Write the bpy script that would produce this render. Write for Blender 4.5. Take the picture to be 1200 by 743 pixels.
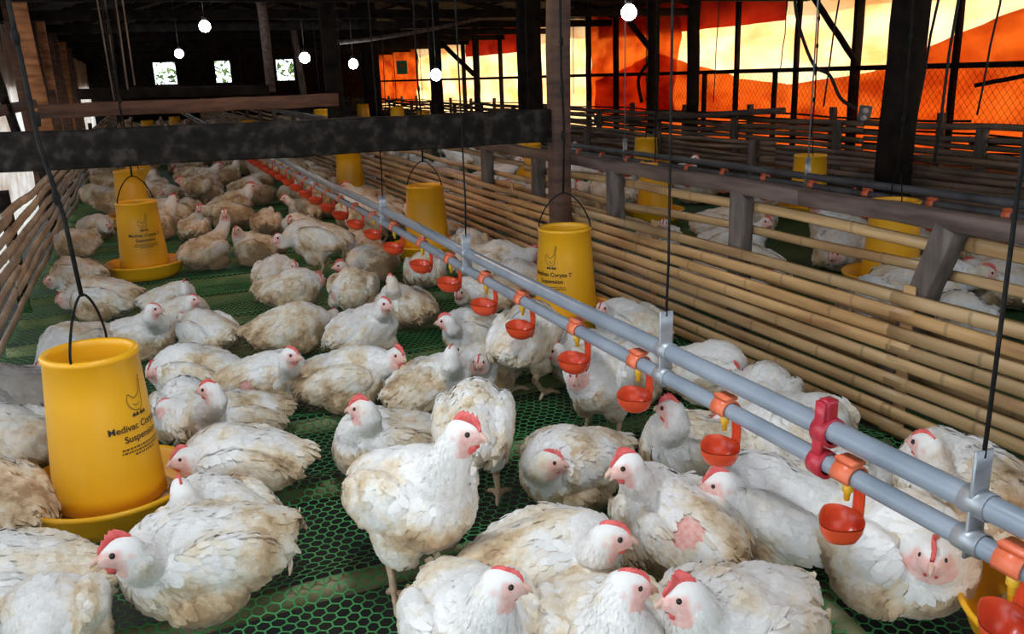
import bpy, math, random
import numpy as np
from mathutils import Vector, Matrix
random.seed(4); np.random.seed(4)
sc = bpy.context.scene
for o in list(bpy.data.objects): bpy.data.objects.remove(o)
COL = sc.collection
PI = math.pi

# ------------------------------------------------------------------ camera
FPX, CX, CY, CH = 1000.0, 600.0, 371.5, 0.95
_y = Vector((158-CX, CY-103, FPX)).normalized()          # long axis of the barn, horizon rising slightly to the right
_z = Vector((1, .035, 0)).cross(_y).normalized()
if _z.y < 0: _z = -_z
_x = _y.cross(_z)
if _x.x < 0: _x = -_x
Rt = Vector((_x.x, _y.x, _z.x)); Up = Vector((_x.y, _y.y, _z.y)); Fw = Vector((_x.z, _y.z, _z.z))
Cc = Vector((0, 0, CH))
cd = bpy.data.cameras.new('camera'); cam = bpy.data.objects.new('camera', cd); COL.objects.link(cam)
cd.sensor_width = 36; cd.lens = FPX/1200*36; cd.clip_start = .02; cd.clip_end = 200
cam.matrix_world = Matrix(((Rt.x, Up.x, -Fw.x, 0), (Rt.y, Up.y, -Fw.y, 0), (Rt.z, Up.z, -Fw.z, CH), (0, 0, 0, 1)))
sc.camera = cam

def ray(u, v): return Rt*((u-CX)/FPX) - Up*((v-CY)/FPX) + Fw
def atz(u, v, z=0.): r = ray(u, v); return Cc + r*((z-CH)/r.z)
def atx(u, v, x): r = ray(u, v); return Cc + r*(x/r.x)
def aty(u, v, y): r = ray(u, v); return Cc + r*(y/r.y)

# ------------------------------------------------------------------ world, sun, daylight
wd = bpy.data.worlds.new('world'); sc.world = wd; wd.use_nodes = True
bg = wd.node_tree.nodes['Background']; bg.inputs[0].default_value = (.80, .90, 1.0, 1); bg.inputs[1].default_value = 3.0
sd = bpy.data.lights.new('sun', 'SUN'); sd.energy = 5.5; sd.angle = .02; sd.color = (1, .93, .8)
sun = bpy.data.objects.new('sun', sd); COL.objects.link(sun)
sun.rotation_euler = Vector((-1, .25, -.62)).to_track_quat('-Z', 'Y').to_euler()
def portal(name, loc, direction, sx, sy):
    l = bpy.data.lights.new(name, 'AREA'); l.shape = 'RECTANGLE'; l.size = sx; l.size_y = sy; l.cycles.is_portal = True
    o = bpy.data.objects.new(name, l); COL.objects.link(o); o.location = loc
    o.rotation_euler = Vector(direction).to_track_quat('-Z', 'Y').to_euler()
portal('daylight_rear', (.2, -1.42, 1.2), (0, 1, 0), 1.6, 2.0)
portal('daylight_left', (-1.25, 4, .9), (1, 0, 0), 13, 1.7)
NEARW = 58
vs = sc.view_settings; vs.view_transform = 'Standard'; vs.look = 'None'; vs.exposure = 0.0; vs.gamma = 1; vs.use_curve_mapping = False

# ------------------------------------------------------------------ helpers
class MB:
    def __init__(s): s.v = []; s.f = []; s.n = 0; s.c = []
    def add(s, v, f, c=None):
        v = np.asarray(v, float).reshape(-1, 3); s.v.append(v)
        for q in f: s.f.append(tuple(int(i)+s.n for i in q))
        s.n += len(v)
        s.c.append(np.tile(np.array(c if c is not None else (.5, .5, .5, 1.)), (len(v), 1)))
    def box(s, x0, x1, y0, y1, z0, z1, c=None):
        v = [(x, y, z) for z in (z0, z1) for y in (y0, y1) for x in (x0, x1)]
        s.add(v, [(0, 2, 3, 1), (4, 5, 7, 6), (0, 1, 5, 4), (2, 6, 7, 3), (0, 4, 6, 2), (1, 3, 7, 5)], c)
    def tube(s, pts, r, n=8, c=None, caps=True, flat=1.0, upv=(0, 0, 1)):
        pts = [Vector(p) for p in pts]; m = len(pts)
        rs = [r]*m if not hasattr(r, '__len__') else r
        V = []; prev = None
        for i, p in enumerate(pts):
            t = (pts[min(i+1, m-1)]-pts[max(i-1, 0)])
            t = t.normalized() if t.length > 1e-9 else Vector((0, 0, 1))
            a = Vector(upv) if prev is None else prev
            if abs(a.dot(t)) > .95: a = Vector((1, 0, 0)) if abs(t.x) < .9 else Vector((0, 1, 0))
            b = t.cross(a).normalized(); a = b.cross(t).normalized(); prev = a
            for k in range(n):
                w = 2*PI*k/n; V.append(p + a*(math.cos(w)*rs[i]) + b*(math.sin(w)*rs[i]*flat))
        Fc = [(i*n+k, i*n+(k+1) % n, (i+1)*n+(k+1) % n, (i+1)*n+k) for i in range(m-1) for k in range(n)]
        if caps: Fc += [tuple(range(n))[::-1], tuple((m-1)*n+k for k in range(n))]
        s.add([tuple(q) for q in V], Fc, c)
    def beam(s, p0, p1, w, h, seg=8, jit=0., c=None, upv=(0, 0, 1)):
        p0 = Vector(p0); p1 = Vector(p1); t = (p1-p0).normalized(); a = Vector(upv)
        if abs(a.dot(t)) > .95: a = Vector((0, 1, 0))
        b = t.cross(a).normalized(); a = b.cross(t).normalized(); V = []; ch = .12
        prof = [(-1+ch, -1), (1-ch, -1), (1, -1+ch), (1, 1-ch), (1-ch, 1), (-1+ch, 1), (-1, 1-ch), (-1, -1+ch)]
        for i in range(seg+1):
            p = p0.lerp(p1, i/seg); jx, jy, js = [random.uniform(-jit, jit) for _ in range(3)]
            for (x, y) in prof:
                V.append(p + b*((x*w/2)*(1+js*4)+jx+random.uniform(-jit, jit)*.3) + a*((y*h/2)*(1+js*4)+jy+random.uniform(-jit, jit)*.3))
        Fc = [(i*8+k, i*8+(k+1) % 8, (i+1)*8+(k+1) % 8, (i+1)*8+k) for i in range(seg) for k in range(8)]
        Fc += [tuple(range(8))[::-1], tuple(seg*8+k for k in range(8))]
        s.add([tuple(q) for q in V], Fc, c)
    def lathe(s, prof, n=48, c=None, center=(0, 0), sx=1, sy=1):
        V = []
        for (r, z) in prof:
            for k in range(n):
                w = 2*PI*k/n; V.append((center[0]+r*math.cos(w)*sx, center[1]+r*math.sin(w)*sy, z))
        Fc = [(i*n+k, i*n+(k+1) % n, (i+1)*n+(k+1) % n, (i+1)*n+k) for i in range(len(prof)-1) for k in range(n)]
        s.add(V, Fc, c)
    def mesh(s, name, m, smooth=True):
        me = bpy.data.meshes.new(name); me.from_pydata(np.concatenate(s.v).tolist(), [], s.f)
        a = me.color_attributes.new('col', 'FLOAT_COLOR', 'POINT'); a.data.foreach_set('color', np.concatenate(s.c).astype(np.float32).ravel())
        if smooth: me.polygons.foreach_set('use_smooth', [True]*len(me.polygons))
        me.materials.append(m); me.update(); return me
    def build(s, name, m, parent=None, smooth=True, loc=None):
        o = bpy.data.objects.new(name, s.mesh(name, m, smooth)); COL.objects.link(o)
        if parent: o.parent = parent
        if loc is not None: o.location = loc
        return o
def tag(o, label=None, cat=None, group=None, kind=None):
    if label: o['label'] = label
    if cat: o['category'] = cat
    if group: o['group'] = group
    if kind: o['kind'] = kind
    return o
def empty(name, loc, label=None, cat=None, group=None, rz=0, kind=None):
    o = bpy.data.objects.new(name, None); COL.objects.link(o); o.location = loc; o.rotation_euler = (0, 0, rz); o.empty_display_size = .05
    return tag(o, label, cat, group, kind)
def copy_tree(o, parent=None):
    c = o.copy(); COL.objects.link(c); c.parent = parent
    for ch in [x for x in KIDS.get(o.name, [])]: copy_tree(ch, c)
    return c
KIDS = {}
def remember(root):
    for x in COL.objects:
        if x.parent: KIDS.setdefault(x.parent.name, []); 
    for x in list(COL.objects):
        if x.parent and x not in KIDS[x.parent.name]: KIDS[x.parent.name].append(x)

# ------------------------------------------------------------------ materials
def nmat(name):
    m = bpy.data.materials.new(name); m.use_nodes = True; nt = m.node_tree
    return m, nt, nt.nodes, nt.links, nt.nodes['Principled BSDF']
def ramp(N, stops):
    r = N.new('ShaderNodeValToRGB'); e = r.color_ramp.elements
    while len(e) < len(stops): e.new(.5)
    for i, (p, c) in enumerate(stops): e[i].position = p; e[i].color = (*c, 1)
    return r
def surf(name, c1, c2, scale=(4, 4, 4), rough=.7, bump=.3, detail=6, tint=0., metal=0., c3=None, spec=.5, bscale=1., sheen=0):
    m, nt, N, L, b = nmat(name)
    tc = N.new('ShaderNodeTexCoord'); mp = N.new('ShaderNodeMapping'); mp.inputs['Scale'].default_value = scale
    L.new(tc.outputs['Object'], mp.inputs[0]); nz = N.new('ShaderNodeTexNoise'); nz.inputs['Scale'].default_value = 1; nz.inputs['Detail'].default_value = detail
    L.new(mp.outputs[0], nz.inputs['Vector'])
    r = ramp(N, [(.3, c1), (.5, c3 or tuple((a+d)/2 for a, d in zip(c1, c2))), (.7, c2)]); L.new(nz.outputs[0], r.inputs[0])
    out = r.outputs[0]
    if tint:
        at = N.new('ShaderNodeAttribute'); at.attribute_name = 'col'
        mx = N.new('ShaderNodeMix'); mx.data_type = 'RGBA'; mx.blend_type = 'MULTIPLY'; mx.inputs[0].default_value = tint
        L.new(out, mx.inputs[6]); L.new(at.outputs[0], mx.inputs[7]); out = mx.outputs[2]
    L.new(out, b.inputs['Base Color'])
    b.inputs['Roughness'].default_value = rough; b.inputs['Metallic'].default_value = metal; b.inputs['Specular IOR Level'].default_value = spec
    if bump:
        bp = N.new('ShaderNodeBump'); bp.inputs['Strength'].default_value = bump; bp.inputs['Distance'].default_value = .004
        L.new(nz.outputs[0], bp.inputs['Height']); L.new(bp.outputs[0], b.inputs['Normal'])
    return m
M = {}
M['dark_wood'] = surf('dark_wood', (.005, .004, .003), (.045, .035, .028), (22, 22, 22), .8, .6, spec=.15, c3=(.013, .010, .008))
M['brown_wood'] = surf('brown_wood', (.035, .014, .008), (.12, .055, .032), (5, 5, 30), .7, .5)
M['rail_wood'] = surf('rail_wood', (.04, .024, .018), (.15, .10, .08), (30, 4, 30), .75, .6)
M['grey_wood'] = surf('grey_wood', (.04, .03, .024), (.17, .13, .105), (30, 30, 6), .8, .7)
M['roof'] = surf('roof', (.006, .005, .004), (.02, .016, .014), (2, 6, 2), .9, .3)
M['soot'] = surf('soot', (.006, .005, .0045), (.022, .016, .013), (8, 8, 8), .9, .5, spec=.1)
M['bamboo'] = surf('bamboo', (.30, .15, .06), (.72, .47, .23), (14, 2.2, 22), .42, .35, tint=1., c3=(.54, .33, .145))
M['bamboo_old'] = surf('bamboo_old', (.09, .06, .04), (.30, .20, .135), (14, 3, 20), .6, .4, tint=1.)
M['lit_bamboo'] = surf('lit_bamboo', (.30, .22, .15), (.68, .55, .42), (14, 3, 20), .5, .4, tint=1.)  # daylight on the left fence put into the paler colour
M['lit_stud_wood'] = surf('lit_stud_wood', (.16, .055, .02), (.50, .22, .085), (5, 5, 22), .7, .5)  # orange light on the left studs put into the wood colour
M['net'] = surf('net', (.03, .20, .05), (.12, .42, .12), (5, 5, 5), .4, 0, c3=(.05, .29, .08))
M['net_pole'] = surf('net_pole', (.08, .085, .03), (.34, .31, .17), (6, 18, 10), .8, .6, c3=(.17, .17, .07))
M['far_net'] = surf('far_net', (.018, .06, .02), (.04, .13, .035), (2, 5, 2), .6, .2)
M['soil'] = surf('soil', (.008, .008, .006), (.035, .03, .02), (5, 5, 5), .95, .6)
M['yellow'] = surf('yellow', (.86, .40, .008), (.90, .46, .012), (3, 3, 3), .38, .03, c3=(.88, .43, .01))
M['feed'] = surf('feed', (.30, .16, .06), (.62, .40, .18), (120, 120, 120), .9, .8)
M['black_ink'] = surf('black_ink', (.012, .01, .01), (.02, .018, .015), (5, 5, 5), .5, 0)
M['wire'] = surf('wire', (.006, .006, .006), (.02, .018, .016), (40, 40, 40), .8, .3, spec=.1)
M['pvc'] = surf('pvc', (.20, .235, .28), (.30, .335, .385), (8, 8, 8), .35, .06)
M['galv'] = surf('galv', (.30, .32, .34), (.52, .54, .57), (30, 30, 30), .45, .2, metal=.6)
M['red_cup'] = surf('red_cup', (.70, .06, .018), (.80, .09, .028), (9, 9, 9), .3, .03)
M['grimy_pipe'] = surf('grimy_pipe', (.035, .038, .045), (.10, .11, .125), (8, 8, 8), .6, .2)
M['clip'] = surf('clip', (.72, .14, .055), (.82, .20, .09), (9, 9, 9), .38, .05)
M['maroon'] = surf('maroon', (.38, .015, .03), (.50, .03, .05), (20, 20, 20), .32, .1)
M['nipple'] = surf('nipple', (.8, .42, .02), (.85, .5, .03), (9, 9, 9), .4, 0)
M['rope'] = surf('rope', (.01, .01, .01), (.03, .026, .022), (50, 50, 50), .8, .4)
M['skin_red'] = surf('skin_red', (.62, .06, .055), (.80, .16, .14), (60, 60, 60), .42, .3)
M['beak'] = surf('beak', (.62, .36, .27), (.78, .52, .40), (30, 30, 30), .35, .1)
M['eye'] = surf('eye', (.015, .01, .008), (.02, .012, .01), (5, 5, 5), .12, 0)
M['ground'] = surf('ground', (.50, .44, .36), (.72, .66, .56), (2, 2, 2), .9, .2)
M['box_grey'] = surf('box_grey', (.12, .12, .11), (.2, .2, .18), (9, 9, 9), .6, .1)
M['white_plastic'] = surf('white_plastic', (.6, .6, .6), (.7, .7, .7), (9, 9, 9), .4, 0)
M['green_paint'] = surf('green_paint', (.01, .16, .05), (.02, .25, .08), (9, 9, 9), .5, 0)
M['bush'] = surf('bush', (.05, .14, .02), (.45, .6, .2), (9, 9, 9), .8, .3)

def cloth_mat(name, c1, c2, trans=.75, scale=(1.2, 1.2, 2.2)):
    m, nt, N, L, b = nmat(name)
    tc = N.new('ShaderNodeTexCoord'); mp = N.new('ShaderNodeMapping'); mp.inputs['Scale'].default_value = scale; L.new(tc.outputs['Object'], mp.inputs[0])
    nz = N.new('ShaderNodeTexNoise'); nz.inputs['Detail'].default_value = 5; nz.inputs['Scale'].default_value = 1; L.new(mp.outputs[0], nz.inputs[0])
    r = ramp(N, [(.35, c1), (.65, c2)]); L.new(nz.outputs[0], r.inputs[0])
    t = N.new('ShaderNodeBsdfTranslucent'); d = N.new('ShaderNodeBsdfDiffuse'); mx = N.new('ShaderNodeMixShader'); mx.inputs[0].default_value = trans
    L.new(r.outputs[0], t.inputs[0]); L.new(r.outputs[0], d.inputs[0]); L.new(d.outputs[0], mx.inputs[1]); L.new(t.outputs[0], mx.inputs[2])
    L.new(mx.outputs[0], N['Material Output'].inputs[0]); return m
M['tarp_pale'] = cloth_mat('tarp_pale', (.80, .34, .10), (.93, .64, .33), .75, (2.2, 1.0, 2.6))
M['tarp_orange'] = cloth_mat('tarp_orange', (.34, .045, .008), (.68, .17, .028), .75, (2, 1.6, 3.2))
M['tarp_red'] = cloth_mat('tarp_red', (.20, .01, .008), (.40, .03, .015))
M['sack'] = cloth_mat('sack', (.45, .34, .26), (.85, .80, .74), .6, (3, 3, 3))

# plumage: attribute col = (dirt, random, skin, leg)
def plumage():
    m, nt, N, L, b = nmat('plumage')
    at = N.new('ShaderNodeAttribute'); at.attribute_name = 'col'; sp = N.new('ShaderNodeSeparateColor'); L.new(at.outputs['Color'], sp.inputs[0])
    oi = N.new('ShaderNodeObjectInfo'); tc = N.new('ShaderNodeTexCoord')
    ad = N.new('ShaderNodeVectorMath'); ad.operation = 'MULTIPLY_ADD'; ad.inputs[1].default_value = (1, 1, 1)
    mu = N.new('ShaderNodeMath'); mu.operation = 'MULTIPLY'; mu.inputs[1].default_value = 9.; L.new(oi.outputs['Random'], mu.inputs[0])
    L.new(tc.outputs['Object'], ad.inputs[0]); L.new(mu.outputs[0], ad.inputs[2])
    nz = N.new('ShaderNodeTexNoise'); nz.inputs['Scale'].default_value = 9; nz.inputs['Detail'].default_value = 4; nz.inputs['Roughness'].default_value = .6; L.new(ad.outputs[0], nz.inputs[0])
    def mth(op, a, bb, clamp=False):
        n = N.new('ShaderNodeMath'); n.operation = op; n.use_clamp = clamp
        for i, x in enumerate((a, bb)):
            if isinstance(x, (int, float)): n.inputs[i].default_value = x
            else: L.new(x, n.inputs[i])
        return n.outputs[0]
    # dirt = smooth(noise) + region
    n1 = mth('MULTIPLY', mth('SUBTRACT', nz.outputs[0], .47), 3.2)
    per = mth('MULTIPLY', mth('SUBTRACT', oi.outputs['Color'] if False else oi.outputs['Random'], .5), .25)
    oc = N.new('ShaderNodeSeparateColor'); L.new(oi.outputs['Color'], oc.inputs[0])
    d = mth('ADD', mth('ADD', n1, mth('MULTIPLY', sp.outputs[0], 1.0)), mth('ADD', per, mth('SUBTRACT', oc.outputs[0], .5)), True)
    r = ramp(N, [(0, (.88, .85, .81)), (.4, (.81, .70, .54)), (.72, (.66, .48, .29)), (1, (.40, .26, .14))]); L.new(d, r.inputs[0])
    # feather random lightness
    hv = N.new('ShaderNodeHueSaturation'); L.new(r.outputs[0], hv.inputs['Color']); L.new(mth('ADD', mth('MULTIPLY', sp.outputs[1], .16), .88), hv.inputs['Value'])
    # grey birds
    mg = N.new('ShaderNodeMix'); mg.data_type = 'RGBA'; L.new(oc.outputs[1], mg.inputs[0]); L.new(hv.outputs[0], mg.inputs[6]); mg.inputs[7].default_value = (.23, .20, .18, 1)
    # skin
    nz2 = N.new('ShaderNodeTexNoise'); nz2.inputs['Scale'].default_value = 90; L.new(ad.outputs[0], nz2.inputs[0])
    rs = ramp(N, [(.3, (.76, .32, .26)), (.7, (.85, .52, .45))]); L.new(nz2.outputs[0], rs.inputs[0])
    ms = N.new('ShaderNodeMix'); ms.data_type = 'RGBA'; L.new(sp.outputs[2], ms.inputs[0]); L.new(mg.outputs[2], ms.inputs[6]); L.new(rs.outputs[0], ms.inputs[7])
    L.new(ms.outputs[2], b.inputs['Base Color']); b.inputs['Roughness'].default_value = .8; b.inputs['Specular IOR Level'].default_value = .25
    b.inputs['Sheen Weight'].default_value = .25; b.inputs['Sheen Roughness'].default_value = .5
    nz3 = N.new('ShaderNodeTexNoise'); nz3.inputs['Scale'].default_value = 140; nz3.inputs['Detail'].default_value = 3; L.new(tc.outputs['Object'], nz3.inputs[0])
    bp = N.new('ShaderNodeBump'); bp.inputs['Strength'].default_value = .35; bp.inputs['Distance'].default_value = .003; L.new(nz3.outputs[0], bp.inputs['Height']); L.new(bp.outputs[0], b.inputs['Normal'])
    return m
M['plumage'] = plumage()
M['leg'] = surf('leg', (.52, .36, .22), (.72, .50, .34), (70, 70, 70), .5, .5)

# ================================================================== SETTING
mb = MB(); mb.box(-1.15, 7.5, -3, 28.4, -.45, -.40); tag(mb.build('floor', M['soil'], smooth=False), kind='structure')
mb = MB(); mb.box(-14, -1.16, -6, 36, -.47, -.42); mb.box(7.5, 22, -6, 36, -.47, -.42); mb.box(-1.15, 7.5, 28.5, 36, -.47, -.42); tag(mb.build('ground', M['ground'], smooth=False), kind='structure')
# roof: two slopes over the pens
def quad_sheet(name, m, P, nu, nv, fn=None, thick=0.):
    P = [Vector(p) for p in P]; b = MB(); V = []; Fc = []
    for j in range(nv+1):
        for i in range(nu+1):
            p = P[0].lerp(P[1], i/nu).lerp(P[3].lerp(P[2], i/nu), j/nv)
            if fn: p = p + Vector(fn(i/nu, j/nv))
            V.append(tuple(p))
    for j in range(nv):
        for i in range(nu):
            a = j*(nu+1)+i; Fc.append((a, a+1, a+nu+2, a+nu+1))
    b.add(V, Fc); o = b.build(name, m)
    if thick: md = o.modifiers.new('s', 'SOLIDIFY'); md.thickness = thick
    return o
RX, RZ = 2.6, 3.0
def roofz(x): return (1.7+(RZ-1.7)*(x+1.5)/(RX+1.5)) if x < RX else RZ-(RZ-1.78)*(x-RX)/5.1
o = quad_sheet('ceiling', M['roof'], [(-1.5, -1.6, 1.7), (RX, -1.6, RZ), (RX, 28.5, RZ), (-1.5, 28.5, 1.7)], 60, 2, lambda u, v: (0, 0, .02*math.sin(u*200)), .02); tag(o, kind='structure')
o = quad_sheet('ceiling', M['roof'], [(RX, -1.6, RZ), (7.7, -1.6, 1.78), (7.7, 28.5, 1.78), (RX, 28.5, RZ)], 60, 2, lambda u, v: (0, 0, .02*math.sin(u*200)), .02); tag(o, kind='structure')
# far gable wall with three window openings
YW = 28.0
wins = [((178, 73), (209, 98)), ((250, 71), (273, 97)), ((322, 70), (347, 96))]
W = [(aty(*a, YW), aty(*b, YW)) for a, b in wins]
mb = MB(); zlo = 1.0; zhi = 1.66
mb.box(-1.6, 8, YW, YW+.1, -.4, zlo); mb.box(-1.6, 8, YW, YW+.1, zhi, 3.1)
xs = [-1.6]+[q for a, b in W for q in (a.x, b.x)]+[8]
for i in range(0, len(xs), 2): mb.box(xs[i], xs[i+1], YW, YW+.1, zlo, zhi)
tag(mb.build('wall_far', M['soot'], smooth=False), kind='structure')
for k, (a, b) in enumerate(W):
    wd_ = empty(f'window_{k+1}', ((a.x+b.x)/2, YW, zlo), kind='structure'); w = (b.x-a.x)/2; h = zhi-zlo
    q = MB()
    for (x0, x1, z0, z1) in [(-w-.03, -w+.02, 0, h), (w-.02, w+.03, 0, h), (-w, w, -.03, .02), (-w, w, h-.02, h+.03)]: q.box(x0, x1, -.03, .12, z0, z1)
    q.build('window_frame', M['soot'], wd_, False)
# foliage outside the far windows
mb = MB()
for k in range(2600):
    p = Vector((random.uniform(-1, 9), 29.6+random.uniform(-.5, .5), random.uniform(.2, 2.4))); s = random.uniform(.05, .16)
    a = Vector([random.gauss(0, 1) for _ in range(3)]).normalized()*s; b_ = Vector([random.gauss(0, 1) for _ in range(3)]).normalized()*s
    mb.add([p-a, p+b_*.5, p+a, p-b_*.5], [(0, 1, 2, 3)])
tag(mb.build('garden_bush', M['bush'], smooth=False), 'green leafy bush glimpsed outside through the small far windows', 'bush')

# netting: real hexagonal strands over the near floor
SUP0, SUPD = .664, .433
def hz(x, y):
    d = ((y-SUP0+SUPD/2) % SUPD)-SUPD/2
    return .016*np.exp(-(d/.045)**2)-.010+.004*np.sin(x*7+y*3)
def netting(x0, x1, y0, y1, a, w):
    # hexagons of side a, one vertex row pair per step
    dx = a*math.sqrt(3); nx = int((x1-x0)/dx)+1; ny = int((y1-y0)/(1.5*a))+1
    i, j = np.meshgrid(np.arange(nx), np.arange(ny)); i = i.ravel(); j = j.ravel()
    cx = x0+dx*(i+.5*(j % 2)); cy = y0+1.5*a*j
    P, Q = [], []
    pts = [(cx+a*math.cos(t), cy+a*math.sin(t)) for t in (PI/6, PI/2, 5*PI/6, 7*PI/6)]
    for k in range(3): P.append(np.stack(pts[k], 1)); Q.append(np.stack(pts[k+1], 1))
    P = np.concatenate(P); Q = np.concatenate(Q)
    def wob(p): return p+np.stack([.003*np.sin(p[:, 1]*23+p[:, 0]*9)+.002*np.sin(p[:, 0]*61), .003*np.sin(p[:, 0]*31+p[:, 1]*17)], 1)
    P = wob(P); Q = wob(Q); t = Q-P; t /= np.linalg.norm(t, axis=1)[:, None]; n = np.stack([-t[:, 1], t[:, 0]], 1)*w/2
    def z3(p, dz=0): return np.concatenate([p, (hz(p[:, 0], p[:, 1])+dz)[:, None]], 1)
    V = np.stack([z3(P-n), z3(Q-n), z3(Q, .0012), z3(P, .0012), z3(Q+n), z3(P+n)], 1).reshape(-1, 3)
    base = np.arange(len(P))*6
    Fc = np.concatenate([np.stack([base, base+1, base+2, base+3], 1), np.stack([base+3, base+2, base+4, base+5], 1)])
    me = bpy.data.meshes.new('floor_netting'); me.vertices.add(len(V)); me.vertices.foreach_set('co', V.ravel())
    me.loops.add(Fc.size); me.loops.foreach_set('vertex_index', Fc.ravel().astype(np.int32)); me.polygons.add(len(Fc))
    me.polygons.foreach_set('loop_start', np.arange(len(Fc), dtype=np.int32)*4); me.polygons.foreach_set('loop_total', np.full(len(Fc), 4, np.int32))
    me.update(calc_edges=True); me.materials.append(M['net']); return me
o = bpy.data.objects.new('floor_netting', netting(-.62, 1.72, .45, 8.6, .0150, .0036)); COL.objects.link(o)
tag(o, 'green hexagonal plastic netting floor of the near pen', 'netting', kind='structure')
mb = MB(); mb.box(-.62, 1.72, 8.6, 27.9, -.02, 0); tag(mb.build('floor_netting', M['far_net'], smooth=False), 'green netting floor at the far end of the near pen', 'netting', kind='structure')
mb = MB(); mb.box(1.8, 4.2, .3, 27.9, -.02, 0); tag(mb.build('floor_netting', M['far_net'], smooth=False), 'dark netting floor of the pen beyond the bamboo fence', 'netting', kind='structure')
mb = MB(); mb.box(4.35, 7.2, .3, 27.9, -.02, 0); tag(mb.build('floor_netting', M['soil'], smooth=False), 'dark floor beside the tarpaulin', 'floor', kind='structure')
for k in range(24):
    y = SUP0+SUPD*k; mb = MB()
    n = 14; pts = [(-.6+2.3*i/n, y+random.uniform(-.006, .006), -.0265+random.uniform(-.002, .002)) for i in range(n+1)]
    mb.tube(pts, [.023+random.uniform(-.003, .003) for _ in range(n+1)], 8)
    tag(mb.build('floor_pole', M['net_pole']), kind='structure', group='crosswise floor poles under the netting')
mb = MB(); mb.tube([(atz(880, 610)+Vector((0, 0, -.04))), (atz(1040, 770)+Vector((0, 0, -.04)))], .032, 10)
tag(mb.build('floor_pole', M['net_pole']), kind='structure')

mb = MB()
mb.box(-1.5, -.6, -1.5, -1.4, -.4, 1.7); mb.box(1.0, 7.4, -1.5, -1.4, -.4, 1.75); mb.box(-.6, 1.0, -1.5, -1.4, 2.05, 2.3)
tag(mb.build('rear_light_block', M['soot'], smooth=False), kind='structure')  # unseen wall with a doorway, added to cut the frontal light
# ---------------------------------------------------------------- bamboo slats
def slat(mb, p0, p1, h, th, wav=.006, node=.33, up=(0, 0, 1), side=1, tone=None, seglen=.11, tilt=0):
    p0 = Vector(p0); p1 = Vector(p1); Ln = (p1-p0).length; t = (p1-p0)/Ln; u = Vector(up); nrm = t.cross(u).normalized()*side
    n = max(4, int(Ln/seglen)); ph = random.uniform(0, 6); ph2 = random.uniform(0, 6); nodes = []
    x = random.uniform(.05, node)
    while x < Ln: nodes.append(x); x += node*random.uniform(.8, 1.25)
    st = sorted(set([Ln*i/n for i in range(n+1)]+[q+d for q in nodes for d in (-.008, 0, .008) if 0 < q+d < Ln]))
    prof = [(-.5, 0), (-.42, .55), (-.18, .92), (.15, 1.), (.4, .6), (.5, 0)]
    tone = tone or random.uniform(.72, 1.1); hue = random.uniform(-.06, .06)
    V = []; cols = []
    for q in st:
        isn = any(abs(q-z) < .004 for z in nodes); k = 1.12 if isn else 1.
        w = wav*(math.sin(q*2.1+ph)+.5*math.sin(q*5.3+ph2)); c = p0+t*q+u*w+nrm*(wav*.6*math.sin(q*3+ph2))
        for (a, b_) in prof:
            V.append(tuple(c+u*(a*h*k)+nrm*(b_*th*k)))
            z = tone*(.62 if isn else 1.); cols.append((z*(1+hue), z, z*(1-hue*1.5), 1))
    m = len(prof); Fc = [(i*m+j, i*m+(j+1) % m, (i+1)*m+(j+1) % m, (i+1)*m+j) for i in range(len(st)-1) for j in range(m)]
    Fc += [tuple(range(m))[::-1], tuple((len(st)-1)*m+j for j in range(m))]
    n0 = mb.n; mb.add(V, Fc); mb.c[-1] = np.array(cols)

# near right fence: nine tight slats, posts, looser slats on the far face, rail
def right_fence():
    F = empty('bamboo_fence', (1.7, 3, 0), 'split bamboo slat fence along the right of the near pen', 'fence')
    X = 1.7; yb = [.15, 1.52, 4.05, 6.6, 9.2, 12, 15, 19, 23, 27.9]
    for k in range(len(yb)-1):
        mb = MB()
        for i in range(9):
            z0 = .028+.0435*i; y0, y1 = yb[k]-.03, yb[k+1]+.04
            slat(mb, (0, y0-3, z0+random.uniform(-.0025, .0025)), (0, y1-3, z0+random.uniform(-.0025, .0025)), random.uniform(.0335, .0375), .010, .0022 if k < 2 else .004, side=-1)
        mb.build('slat_panel', M['bamboo'], F)
    mb = MB()
    for k in range(len(yb)-1):
        mb = MB()
        for i in range(6):
            z0 = .14+.073*i; slat(mb, (.085, yb[k]-3, z0+random.uniform(-.012, .012)), (.085, yb[k+1]-3, z0+random.uniform(-.012, .012)), random.uniform(.028, .042), .009, .008, side=-1, tone=random.uniform(.6, .95))
        mb.build('rear_slat_panel', M['bamboo'], F)
    ys = [.40]+[atx(1092, 305, 1.75).y, atx(870, 255, 1.75).y, atx(722, 225, 1.75).y, atx(632, 205, 1.75).y, atx(572, 190, 1.75).y]+[6.9, 8.2, 9.6, 11, 12.6, 14.2, 16, 18, 20, 22, 24, 26]
    for i, y in enumerate(ys):
        mb = MB(); lean = -.17 if i == 1 else random.uniform(-.01, .01)
        mb.beam((.045, y-3+.0-lean*.9, -.05), (.045, y-3+lean*.3, .565), .06, .055, 8, .003, upv=(1, 0, 0)); mb.build('post', M['grey_wood'], F)
    for i in range(6):
        y0 = [.1, 1.95, 4.4, 8.2, 12.6, 17][i]; y1 = [1.95, 4.4, 8.2, 12.6, 17, 27.9][i]
        mb = MB(); mb.beam((.045, y0-3, .58), (.045, y1-3, .58), .05, .045, 16, .003); mb.build('top_rail', M['rail_wood'], F)
    # vertical splint on the near face
    for y in (1.52, 4.05, 2.7):
        mb = MB(); mb.beam((.012, y-3, .0), (.012, y-3, .41), .035, .008, 8, .002, c=(.8, .75, .7, 1), upv=(1, 0, 0)); mb.build('splint', M['bamboo'], F)
right_fence()
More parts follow.
